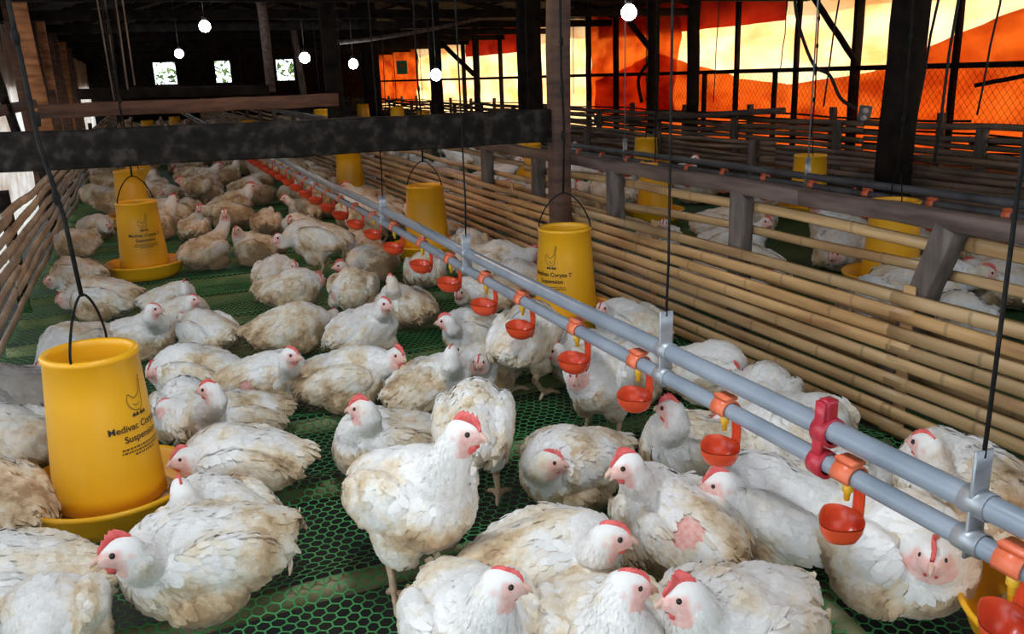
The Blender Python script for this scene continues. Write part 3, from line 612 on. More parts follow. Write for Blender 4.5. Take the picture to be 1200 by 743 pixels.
# ---------------------------------------------------------------- drinker line
PX, ZL, ZU, RL, RU = .90, .356, .408, .0150, .0170
def drinker_line(X, y0, y1, zl, zu, ycups, name_lab, full=True, grp='red nipple drinkers'):
    def sag(y): return .004*math.sin(y*2.2)
    ys = np.arange(y0, y1, .2)
    lo = MB(); lo.tube([(X, y, zl+sag(y)) for y in ys], RL, 16); tag(lo.build('water_pipe', M['pvc']), 'lower grey water pipe carrying the '+name_lab, 'pipe')
    up_ = MB(); up_.tube([(X+.006, y, zu+sag(y)) for y in ys], RU, 16); tag(up_.build('support_pipe', M['pvc']), 'upper grey support pipe running above the '+name_lab, 'pipe')
    return sag
sag = drinker_line(PX, -.5, 26, ZL, ZU, None, 'red cups of the near pen')
def cup_meshes():
    out = {}
    m = MB(); n = 12
    V = []
    for y in (-.017, .017):
        for r in (RL+.0005, RL+.0045):
            for k in range(n+1):
                a = -PI*.12+PI*1.24*k/n; V.append((r*math.cos(a), y, r*math.sin(a)))
    s = n+1; Fc = []
    for k in range(n): Fc += [(k, k+1, s+k+1, s+k), (2*s+k, 3*s+k, 3*s+k+1, 2*s+k+1), (s+k, s+k+1, 3*s+k+1, 3*s+k), (k, 2*s+k, 2*s+k+1, k+1)]
    Fc += [(0, s, 3*s, 2*s), (n, 2*s+n, 3*s+n, s+n)]
    m.add(V, Fc); m.beam((.019, -.014, -.002), (.019, .014, -.002), .006, .012, 2); m.beam((-.012, 0, .022), (.012, 0, .022), .034, .006, 2); out['saddle_clip'] = (m, 'clip')
    m = MB(); m.tube([(0, 0, -.012), (0, 0, -.026), (0, 0, -.028), (0, 0, -.040)], [.0075, .0075, .005, .004], 10); out['nipple'] = (m, 'nipple')
    m = MB(); P = smooth_path([(.010, 0, -.016), (.026, 0, -.024), (.033, 0, -.048), (.030, 0, -.085), (.020, 0, -.104)], 5)
    for dy in (-.006, .006): m.tube([p+Vector((0, dy, 0)) for p in P], .0032, 6)
    m.tube(P, .006, 6, flat=.35, upv=(0, 1, 0)); out['arm'] = (m, 'red_cup')
    m = MB(); N_ = 28; V = []; prof = [(1.0, 0), (.93, -.012), (.72, -.024), (.35, -.031), (.01, -.033), (.01, -.029), (.33, -.027), (.68, -.020), (.88, -.009), (.95, .0015), (1., .002)]
    for (r, z) in prof:
        for k in range(N_):
            a = 2*PI*k/N_; x = math.cos(a); y = math.sin(a); ln = .037*(1+.30*max(0, -x)); V.append((-.008+x*ln*r, y*.029*r*(1-.22*max(0, -x)), -.066+z*1.05-.004*r*x+.008*r*y-.004*(1-r)))
    m.add(V, [(i*N_+k, i*N_+(k+1) % N_, (i+1)*N_+(k+1) % N_, (i+1)*N_+k) for i in range(len(prof)-1) for k in range(N_)]); out['cup'] = (m, 'red_cup')
    return {k: a.mesh(k, M[b_]) for k, (a, b_) in out.items()}
CM = cup_meshes()
def drinker(X, y, zl, label, group=None, rot=0., s=1.):
    E = empty('nipple_drinker', (X, y, zl+sag(y)), label, 'drinker', group); E.rotation_euler = (0, rot*0, 0); E.scale = (s, s, s)
    for k, me in CM.items():
        o = bpy.data.objects.new(k, me); COL.objects.link(o); o.parent = E
        if k in ('arm', 'cup'): o.rotation_euler = (0, 0, rot)
ycup = [atx(u, v, PX).y for u, v in [(1190, 660), (995, 552), (850, 475), (748, 425), (676, 385), (612, 350), (569, 325), (528, 305), (495, 287), (462, 270)]]
cl = ['red cup drinker over the yellow pan at the bottom right corner', 'red cup drinker between the maroon clamp and the fence hen, second from the right corner', 'red cup drinker just left of the maroon clamp', 'red cup drinker left of the galvanised hanger plate', 'red cup drinker in front of the fence-side feeder, right of its base', 'red cup drinker hanging in front of the standing rear-view chicken', 'red cup drinker a pale chicken is drinking from', 'red cup drinker sixth from the camera beyond the drinking chicken', 'red cup drinker next to the base of the centre feeder', 'red cup drinker at the left edge of the centre feeder']
for y, l in zip(ycup, cl): drinker(PX, y, ZL, l, rot=.25, s=1.06)
y = ycup[-1]+.34
while y < 12: drinker(PX, y, ZL, 'small red cup drinker in the far row of the near pen pipes', 'far red drinkers of the near pen', rot=.25); y += .34
# hanger brackets and maroon clamp
def hanger(X, y, label, ztop=.55):
    E = empty('pipe_hanger', (X, y, ZU+sag(y)), label, 'hanger')
    m = MB(); m.beam((.004, 0, -.075), (.004, 0, ztop-ZU), .004, .030, 4, upv=(1, 0, 0)); m.build('plate', M['galv'], E)
    for z, r in ((0, RU), (ZL-ZU, RL)):
        m = MB(); m.lathe([(r+.0005, -.018), (r+.0025, -.018), (r+.0025, .018), (r+.0005, .018)], 20); o = m.build('pipe_clip', M['galv'], E); o.rotation_euler = (PI/2, 0, 0); o.location = (.006 if z == 0 else 0, 0, z)
    m = MB(); zr = roofz(X)-.1-ZU; m.tube([(.004, 0, ztop-ZU-.01), (.01, .004, ztop-ZU+.1), (.004, .0, zr)], .0028, 6); m.build('wire', M['wire'], E)
hanger(PX, atx(1142, 600, PX).y, 'galvanised hanger plate at the right edge with spots of rust', .48); hanger(PX, atx(778, 415, PX).y, 'galvanised hanger plate beside the cup left of it, middle of the pipes', .49)
for y in (atx(545, 290, PX).y, atx(448, 245, PX).y): hanger(PX, y, ['thin galvanised hanger behind the drinking chicken', 'thin galvanised hanger at the left edge of the centre feeder'][int(y > 3.1)], .47)
m = MB()
for z, r, x in ((ZU, RU, .006), (ZL, RL, 0)):
    m2 = [(r+.0005, -.014), (r+.007, -.014), (r+.008, 0), (r+.007, .014), (r+.0005, .014)]; V = []; n = 24
    for (rr, yy) in m2:
        for k in range(n): w = 2*PI*k/n; V.append((x+rr*math.cos(w), yy, z-ZU+rr*math.sin(w)))
    m.add(V, [(i*n+k, i*n+(k+1) % n, (i+1)*n+(k+1) % n, (i+1)*n+k) for i in range(4) for k in range(n)])
m.beam((.004, 0, .015), (.004, 0, .052), .022, .020, 4, upv=(0, 1, 0)); m.beam((-.013, 0, -.046), (-.010, 0, .050), .018, .007, 4, upv=(1, 0, 0))
o = m.build('pipe_clamp', M['maroon'], loc=(PX, atx(966, 510, PX).y, ZU)); tag(o, 'maroon double clamp joining both grey pipes', 'clamp')
# second pen pipes
X2 = 3.05; lo = MB(); lo.tube([(X2, y, .362) for y in np.arange(.5, 27, .4)], .016, 10); tag(lo.build('water_pipe', M['grimy_pipe']), 'lower grey water pipe of the second pen beyond the fence', 'pipe')
lo = MB(); lo.tube([(X2, y, .408) for y in np.arange(.5, 27, .4)], .018, 10); tag(lo.build('support_pipe', M['grimy_pipe']), 'upper grey pipe of the second pen beyond the fence', 'pipe')
y = 1.2
while y < 9: drinker(X2, y, .362, 'red drinker on the second pen pipe seen over the fence rail', 'red drinkers of the second pen', rot=.3, s=1.1); y += .36
for y in (1.9, 3.4, 5.2):
    m = MB(); m.beam((X2, y, .35), (X2, y, .50), .03, .01, 2, upv=(0, 1, 0)); m.tube([(X2, y, .49), (X2, y, roofz(X2)-.1)], .004, 5); tag(m.build('pipe_hanger', M['galv']), ['pipe hanger of the second pen nearest the massive pillar', 'pipe hanger of the second pen midway along', 'pipe hanger of the second pen farther left'][[1.9, 3.4, 5.2].index(y)], 'hanger')

# ================================================================ CHICKENS
def rot_from(fwd, roll=0):
    f = Vector(fwd).normalized(); s_ = Vector((0, 0, 1)).cross(f)
    if s_.length < 1e-3: s_ = Vector((0, 1, 0))
    s_.normalize(); u = f.cross(s_); return np.array([f, s_, u])      # rows: local axes
def sd_ell(P, c, r, R):
    q = (P-np.array(c, np.float32)) @ R.T.astype(np.float32); r = np.array(r, np.float32)
    k0 = np.sqrt((q/r)**2 @ np.ones(3, np.float32)); k1 = np.sqrt((q/r**2)**2 @ np.ones(3, np.float32))
    return k0*(k0-1)/np.maximum(k1, 1e-6)
def sd_cone(P, a, b, ra, rb):
    a = np.array(a, np.float32); b = np.array(b, np.float32); ab = b-a; t = np.clip(((P-a) @ ab)/max(ab @ ab, 1e-9), 0, 1)
    d = P-a-t[..., None]*ab; return np.sqrt((d*d).sum(-1))-(ra+(rb-ra)*t)
def smin(a, b, k): h = np.clip(.5+.5*(b-a)/k, 0, 1); return b*(1-h)+a*h-k*h*(1-h)
def snets(D, org, h):
    nx, ny, nz = D.shape; S = D < 0
    c = S[:-1, :-1, :-1].astype(np.int8)
    for dx in (0, 1):
        for dy in (0, 1):
            for dz in (0, 1):
                if dx+dy+dz: c = c+S[dx:nx-1+dx, dy:ny-1+dy, dz:nz-1+dz]
    act = (c > 0) & (c < 8); I, J, K = np.nonzero(act); idx = -np.ones(act.shape, np.int64); idx[I, J, K] = np.arange(len(I))
    acc = np.zeros((len(I), 3)); cnt = np.zeros(len(I))
    cor = [(x, y, z) for x in (0, 1) for y in (0, 1) for z in (0, 1)]
    for a in cor:
        for ax in range(3):
            if a[ax]: continue
            b = list(a); b[ax] = 1
            da = D[I+a[0], J+a[1], K+a[2]]; db = D[I+b[0], J+b[1], K+b[2]]; m = (da < 0) != (db < 0)
            t = np.where(m, da/np.where(m, da-db, 1), 0); p = np.zeros((len(I), 3)); p[:] = a; p[:, ax] += t
            acc[m] += p[m]; cnt[m] += 1
    V = (np.stack([I, J, K], 1)+acc/cnt[:, None])*h+np.array(org)
    F = []
    for ax in range(3):
        sl0 = [slice(None)]*3; sl1 = [slice(None)]*3; sl0[ax] = slice(0, -1); sl1[ax] = slice(1, None)
        A = S[tuple(sl0)]; B = S[tuple(sl1)]; X = A != B; o1, o2 = [(1, 2), (2, 0), (0, 1)][ax]
        g = np.argwhere(X); g = g[(g[:, o1] > 0) & (g[:, o2] > 0) & (g[:, o1] < D.shape[o1]-1) & (g[:, o2] < D.shape[o2]-1)]
        e1 = np.zeros(3, int); e1[o1] = 1; e2 = np.zeros(3, int); e2[o2] = 1
        q = np.stack([idx[tuple((g-e1-e2).T)], idx[tuple((g-e2).T)], idx[tuple(g.T)], idx[tuple((g-e1).T)]], 1)
        fl = A[tuple(g.T)]; q[~fl] = q[~fl][:, ::-1]; F.append(q)
    F = np.concatenate(F); F = F[(F >= 0).all(1)]; return V, F
def bez(a, b, c, d, n):
    return [a*(1-t)**3+b*3*t*(1-t)**2+c*3*t*t*(1-t)+d*t**3 for t in np.linspace(0, 1, n)]

def chicken_mesh(rng, pose='sit', head=(.2, 0, .24), beak=(1, 0, -.1), res=.005, nf=1500, nfl=2600, fat=1., comb=.5, pitch=None, near=True, simple=False, droop=0., spread=0., patch=None):
    """returns mesh dict in the bird's own frame: +X is the way the body faces, z=0 the ground"""
    R0 = np.eye(3); stand = pose == 'stand'; zc = .215 if stand else (.094 if pose == 'sit' else .082)
    pit = (.16 if stand else .06) if pitch is None else pitch
    cp, sp = math.cos(pit), math.sin(pit)
    def B(x, y, z): return np.array([x*cp-z*sp, y, zc+x*sp+z*cp])
    def RB_(extra_p=0, yaw=0):
        f = Vector((math.cos(pit+extra_p)*math.cos(yaw), math.cos(pit+extra_p)*math.sin(yaw), math.sin(pit+extra_p))); return rot_from(f)
    H = np.array(head, float); bf = Vector(beak).normalized(); RH = rot_from(bf)
    N0 = B(.088, 0, .036); v = H-N0; L = np.linalg.norm(v)
    if L > .21: H = N0+v/L*.21
    if L < .07: H = N0+v/max(L, 1e-3)*.07
    v = H-N0; L = np.linalg.norm(v); hb = H-np.array(bf)*.012+np.array([0, 0, -.014])
    nk = bez(N0-np.array(B(.05, 0, 0)-B(0, 0, 0)), N0+(B(.3, 0, .12)-B(0, 0, 0))*L*.9, hb+np.array([0, 0, -.36*L])-np.array(bf)*.05*L*3, hb, 9)
    prims = []
    E = lambda c, r, R, k: prims.append(('e', c, r, R, k)); C = lambda a, b, ra, rb, k: prims.append(('c', a, b, ra, rb, k))
    wd_ = fat*(1.0 if stand else 1.08)
    E(B(0, 0, 0), (.128, .094*wd_, .088), RB_(), .03)
    E(B(.050, 0, -.006), (.092, .086*wd_, .088), RB_(.1), .035)
    E(B(-.085, 0, .012), (.076, .068*wd_, .060), RB_(-.05), .04)
    E(B(-.140, 0, .012+.012*(1-droop)), (.044, .036, .024), RB_(-.35+droop*.5), .03)         # tail
    for s in (-1, 1):
        E(B(-.012, s*(.080*wd_+spread*.02), .016), (.112, .027, .058), RB_(.16, s*.07), .007)     # wing
        E(B(-.095, s*.062*wd_, .004), (.055, .018, .028), RB_(.2, s*.22), .012)
        if stand:
            E(B(-.005, s*.052, -.078), (.052, .036, .058), RB_(.9), .03)
        else:
            E(B(.015, s*.078*wd_, -.050), (.072, .034, .036), RB_(0, s*.1), .02)
    rr = np.interp(np.linspace(0, 1, 9), [0, .25, .6, 1], [.066, .046, .030, .0225])*min(1.12, (.17/max(L, .1))**.25)
    for i in range(8): C(nk[i], nk[i+1], rr[i], rr[i+1], .022)
    hs = 1.07
    E(H, (.030*hs, .0195*hs, .0225*hs), RH, .016)
    E(H+np.array(bf)*.016*hs-RH[2]*.004, (.021*hs, .0135*hs, .0140*hs), RH, .010)
    lo = np.array([-.30, -.17, -.012]); hi = np.array([.30, .17, .36])
    pts = np.array(list(nk)+[H, H+np.array(bf)*.04]); lo = np.minimum(lo, pts.min(0)-.05); hi = np.maximum(pts.max(0)+.05, [.19, .15, zc+.13]); lo[2] = -.012
    hi[:2] = np.minimum(hi[:2], np.maximum([.19, .15], pts.max(0)[:2]+.05))
    n = np.ceil((hi-lo)/res).astype(int)+1
    G = np.stack(np.meshgrid(*[lo[i]+res*np.arange(n[i]) for i in range(3)], indexing='ij'), -1).astype(np.float32)
    D = None
    for p in prims:
        if p[0] == 'e': d = sd_ell(G, p[1], p[2], p[3]); k = p[4]
        else: d = sd_cone(G, p[1], p[2], p[3], p[4]); k = p[5]
        D = d if D is None else smin(D, d, k)
    # lumps of plumage
    a = rng.uniform(0, 6, 6)
    D = D+.0024*np.sin(G[..., 0]*62+a[0]+2*np.sin(G[..., 2]*40+a[1]))*np.sin(G[..., 2]*75+a[2])*np.sin(G[..., 1]*50+a[3])*(D > -.05)*np.clip((np.sqrt(((G-H.astype(np.float32))**2).sum(-1))-.04)/.05, 0, 1)
    D = np.maximum(D, -(G[..., 2]-.001))
    D[0], D[-1], D[:, 0], D[:, -1], D[:, :, 0], D[:, :, -1] = 1, 1, 1, 1, 1, 1
    V, F = snets(D, lo, res)
    # normals
    fn = np.cross(V[F[:, 2]]-V[F[:, 0]], V[F[:, 3]]-V[F[:, 1]]); vn = np.zeros_like(V)
    for k in range(4): np.add.at(vn, F[:, k], fn)
    vn /= np.linalg.norm(vn, axis=1)[:, None]+1e-12
    nkA = np.array(nk)
    def regions(P):
        dh = (P-H) @ RH.T; hd = np.sqrt((dh**2).sum(1)); dn = np.sqrt(((P[:, None]-nkA[None])**2).sum(-1)); ni = dn.argmin(1); nd = dn.min(1)
        # pink face: front of head around the eye, lore, and below the beak
        face_ = np.clip((dh[:, 0]+.004)/.010, 0, 1)*np.clip((.015-dh[:, 2])/.005, 0, 1)*(hd < .05)
        face_ = np.maximum(face_*.82, np.clip(1-np.sqrt((dh[:, 0]+.010)**2+(dh[:, 2]+.006)**2)/.009, 0, 1)*(hd < .04)*.7)
        if patch is not None:
            face_ = np.maximum(face_, np.clip((patch[3]-np.sqrt(((P-np.array(patch[:3]))**2).sum(1)))/.008, 0, 1))
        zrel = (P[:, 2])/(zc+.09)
        dirt_warmth = .70-.70*zrel+.10*np.clip((-P[:, 0]-.02)/.15, 0, 1)
        dirt_warmth = dirt_warmth+.20*np.clip(1-np.abs(P[:, 2]-(zc-.03))/.05, 0, 1)
        dirt_warmth = np.where(nd < .065, dirt_warmth*.3-.22*(ni >= 3)-.1, dirt_warmth)
        return face_, dirt_warmth, hd, ni, nd
    fc, dr, hd, ni, nd = regions(V)
    cb = np.stack([dr, np.full(len(V), .42), fc, np.ones(len(V))], 1)
    VV = [V]; FF_ = [F]; NN = [vn]; CC_ = [cb]; off = len(V); MI = [np.zeros(len(F), int)]
    # feathers
    ctr = V[F].mean(1); ar = np.linalg.norm(fn, axis=1)
    fcF, _, hdF, niF, ndF = regions(ctr)
    wgt = ar*(hdF > .034)*(fcF < .12)*(ctr[:, 2] > .012)*np.where((ndF < .06) & (niF > 2), 2.2, 1.)
    def cards(count, Lr, Wr, lift, seg, jit, nb, wfn=None):
        nonlocal off
        w = wgt if wfn is None else wgt*wfn(ctr)
        f = rng.choice(len(F), count, p=w/w.sum()); uu = rng.uniform(size=(count, 2)); q = V[F[f]]
        P = (q[:, 0]*(1-uu[:, :1])+q[:, 1]*uu[:, :1])*(1-uu[:, 1:])+(q[:, 3]*(1-uu[:, :1])+q[:, 2]*uu[:, :1])*uu[:, 1:]
        Nn = vn[F[f, 0]]; fa, di, hd_, ni_, nd_ = regions(P)
        T = np.tile(np.array([-cp, 0, -sp-.22]), (count, 1)); T[:, 2] -= .5*np.clip(np.abs(P[:, 1])/.1, 0, 1)
        tn = np.gradient(nkA, axis=0); tn /= np.linalg.norm(tn, axis=1)[:, None]; wN = np.clip((.075-nd_)/.03, 0, 1)*(ni_ >= 2)
        T = T*(1-wN[:, None])+(-tn[ni_])*wN[:, None]*1.3
        T += rng.normal(size=T.shape)*jit; T -= (T*Nn).sum(1)[:, None]*Nn; T /= np.linalg.norm(T, axis=1)[:, None]+1e-9
        S_ = np.cross(Nn, T)
        sz = np.where(wN > .5, np.interp(ni_, [2, 8], [.75, .30]), 1.)*rng.uniform(.75, 1.25, count)
        back = np.clip((-P[:, 0])/.15, 0, 1); sz *= 1+.35*back*(wN < .5)
        Ls = Lr*sz; Ws = Wr*sz
        rows = []; prof = [(0, .35, -.10), (.35, .95, .45), (.72, .90, .9), (1., .25, .55)] if seg == 3 else [(0, .5, -.05), (1., .12, .8)]
        base = P-T*(Ls*.35)[:, None]; Vs = []; Ns = []; mid = [-1, 0, 1] if seg == 3 else [-1, 1]
        for (t, ww, hh) in prof:
            for m_ in mid:
                Vs.append(base+T*(Ls*t)[:, None]+S_*(Ws*.5*ww*m_)[:, None]+Nn*((lift*hh*sz)+(0 if m_ else .0018*ww*sz))[:, None])
                nn = Nn*nb+(1-nb)*(Nn+S_*m_*.55+T*(.5*(t-.25)))+rng.normal(size=(count, 1))*0; Ns.append(nn/np.linalg.norm(nn, axis=1)[:, None])
        k = len(mid); tot = k*len(prof); Vs = np.stack(Vs, 1).reshape(-1, 3); Ns = np.stack(Ns, 1).reshape(-1, 3)
        Vs[:, 2] = np.maximum(Vs[:, 2], .002)
        b_ = off+np.arange(count)*tot; Fs = []
        for r_ in range(len(prof)-1):
            for m_ in range(k-1): Fs.append(np.stack([b_+r_*k+m_, b_+(r_+1)*k+m_, b_+(r_+1)*k+m_+1, b_+r_*k+m_+1], 1))
        VV.append(Vs); FF_.append(np.concatenate(Fs)); NN.append(Ns); MI.append(np.zeros(len(FF_[-1]), int))
        rn = rng.uniform(0, 1, count); di = di+rng.normal(size=count)*.06
        tipd = np.tile(np.repeat([0, .0, .03, .06] if seg == 3 else [0, .05], k), count)
        CC_.append(np.stack([np.repeat(di, tot)+tipd, np.repeat(rn, tot), np.repeat(fa*0, tot), np.ones(len(Vs))], 1)); off += len(Vs)
    if nf: cards(nf, .030, .0165, .0042, 3, .22, .72)
    if nf: cards(int(nf*.14), .044, .015, .0045, 3, .10, .6, lambda c: ((np.abs(c[:, 1]) > .055) & (c[:, 0] < .06) & (c[:, 2] > zc-.035)).astype(float)+1e-4)
    if nf: cards(int(nf*.03), .046, .016, .005, 3, .12, .5, lambda c: (c[:, 0] < -.12).astype(float)+1e-5)
    if nfl: cards(nfl, .022, .0024, .0065, 1, .40, .85)
    # legs and toes
    legs = MB()
    if stand or pose == 'sitfeet':
        for s in (-1, 1):
            if stand:
                a0 = B(-.005, s*.052, -.10); kn = Vector((-.035+rng.uniform(-.02, .02), s*.055, .085)); ft = Vector((.012+rng.uniform(-.03, .03), s*.06, .014))
                legs.tube([Vector(a0), Vector(a0).lerp(kn, .6), kn], [.026, .015, .0105], 10); legs.tube([kn, kn.lerp(ft, .5), ft], [.0105, .0075, .0085], 10)
            else: ft = Vector((.11, s*.065, .012))
            for w in (-.55, 0, .55, PI+.1*s):
                ln = .056 if abs(w) < 1 else .026
                d_ = Vector((math.cos(w), math.sin(w), 0)); legs.tube(smooth_path([ft, ft+d_*ln*.5+Vector((0, 0, .004)), ft+d_*ln+Vector((0, 0, -.008)), ft+d_*(ln+.010)+Vector((0, 0, -.012))], 3), [.0075]*4+[.0062]*3+[.0045, .003, .0015], 8)
    if legs.n:
        lv = np.concatenate(legs.v); lf = legs.f
        lq = np.array([q if len(q) == 4 else (q[0], q[1], q[2], q[3]) for q in lf if len(q) == 4]); caps = [q for q in lf if len(q) != 4]
        VV.append(lv); FF_.append(lq+off); MI.append(np.ones(len(lq), int)); NN.append(np.zeros_like(lv)); CC_.append(np.tile([.5, .5, 0, 1.], (len(lv), 1))); off += len(lv)
    extra = {}
    # beak / comb / wattle / eye in head frame
    def hp(x, y, z): return Vector(H+x*RH[0]+y*RH[1]+z*RH[2])
    hs = 1.07
    mb = MB(); mb.tube([hp(.024*hs, 0, .000), hp(.033*hs, 0, .0012), hp(.041*hs, 0, -.002), hp(.0465*hs, 0, -.007)], [.0098, .0076, .0048, .0012], 10, flat=.8, upv=tuple(RH[2]))
    op = rng.uniform(0, 1) > .8
    mb.tube([hp(.023*hs, 0, -.007), hp(.033*hs, 0, -.0095-(.004 if op else 0)), hp(.040*hs, 0, -.010-(.007 if op else 0))], [.0075, .005, .0015], 8, flat=.8, upv=tuple(RH[2])); extra['beak'] = (mb, 'beak')
    mb = MB(); hC = .007+.018*comb; n = 15; V2 = []
    for i in range(n):
        x = (.030-.052*i/(n-1))*hs; zb_ = .0205*hs*math.sqrt(max(.05, 1-((x)/.036)**2))-.003
        env = math.sin(PI*(i+.7)/(n+.4))**.6; tooth = .62+.38*abs(math.sin(i*1.45+.5)); zt_ = zb_+.002+hC*env*tooth
        lean = .12*hC*math.sin(i*.6)
        for (yy, zz) in ((-.0042, zb_), (-.0030+lean, (zb_+zt_)/2), (-.0012+lean*1.6, zt_), (.0012+lean*1.6, zt_), (.0030+lean, (zb_+zt_)/2), (.0042, zb_)): V2.append(hp(x, yy, zz))
    mb.add([tuple(q) for q in V2], [(i*6+k, i*6+(k+1) % 6, (i+1)*6+(k+1) % 6, (i+1)*6+k) for i in range(n-1) for k in range(6)]+[(0, 1, 2, 3, 4, 5), tuple((n-1)*6+k for k in (5, 4, 3, 2, 1, 0))]); extra['comb'] = (mb, 'skin_red')
    mb = MB(); wl = .006+.014*comb
    for s in (-1, 1): mb.tube([hp(.024*hs, s*.006, -.011), hp(.021*hs, s*.008, -.014-wl*.5), hp(.017*hs, s*.008, -.016-wl)], [.004, .0055+.003*comb, .002], 8, flat=.5, upv=tuple(RH[0]))
    extra['wattle'] = (mb, 'skin_red')
    for s in (-1, 1):
        mb = MB(); c = hp(.0135*hs, s*.0158*hs, .0055); r = .0054; q = []
        for i in range(7):
            for k in range(10): q.append(tuple(c+Vector((r*math.sin(PI*i/6)*math.cos(2*PI*k/10), r*math.sin(PI*i/6)*math.sin(2*PI*k/10), r*math.cos(PI*i/6)))))
        mb.add(q, [(i*10+k, (i+1)*10+k, (i+1)*10+(k+1) % 10, i*10+(k+1) % 10) for i in range(6) for k in range(10)]); extra['eye' if s < 0 else 'eye2'] = (mb, 'eye')
    if simple:   # merge the head pieces into the one far-away mesh
        for key, (mb, mm) in extra.items():
            v_ = np.concatenate(mb.v); q4 = np.array([q for q in mb.f if len(q) == 4]); VV.append(v_); FF_.append(q4+off); NN.append(np.zeros_like(v_))
            MI.append(np.full(len(q4), {'skin_red': 2, 'beak': 3, 'eye': 4}[mm])); CC_.append(np.tile([.5, .5, 0, 1.], (len(v_), 1))); off += len(v_)
        extra = {}
    V = np.concatenate(VV); F = np.concatenate(FF_); MI = np.concatenate(MI); Nn = np.concatenate(NN); Cx = np.concatenate(CC_)
    me = bpy.data.meshes.new('chicken_body'); me.vertices.add(len(V)); me.vertices.foreach_set('co', V.astype(np.float32).ravel())
    me.loops.add(F.size); me.loops.foreach_set('vertex_index', F.astype(np.int32).ravel()); me.polygons.add(len(F))
    me.polygons.foreach_set('loop_start', np.arange(len(F), dtype=np.int32)*4); me.polygons.foreach_set('loop_total', np.full(len(F), 4, np.int32))
    for k in ('plumage', 'leg', 'skin_red', 'beak', 'eye'): me.materials.append(M[k])
    me.polygons.foreach_set('material_index', MI.astype(np.int32)); me.polygons.foreach_set('use_smooth', np.ones(len(F), bool)); me.update(calc_edges=True)
    ca = me.color_attributes.new('col', 'FLOAT_COLOR', 'POINT'); ca.data.foreach_set('color', Cx.astype(np.float32).ravel())
    me.normals_split_custom_set_from_vertices(Nn.tolist())
    return me, {k: m_.mesh(k, M[mm]) for k, (m_, mm) in extra.items()}

def place(me, extra, loc, rz, s, label, group=None, dirt_warmth=.5, grey=0.):
    if extra:
        b = bpy.data.objects.new('chicken', None); b.empty_display_size = .05
        body = bpy.data.objects.new('body', me); COL.objects.link(body); body.parent = b; body.color = (dirt_warmth, grey, 0, 1)
    else:
        b = bpy.data.objects.new('chicken', me); b.color = (dirt_warmth, grey, 0, 1)
    COL.objects.link(b); b.location = loc; b.rotation_euler = (0, 0, rz); b.scale = (s, s, s); tag(b, label, 'chicken', group)
    for k, m_ in extra.items():
        o = bpy.data.objects.new('eye' if k == 'eye2' else k, m_); COL.objects.link(o); o.parent = b
    return b

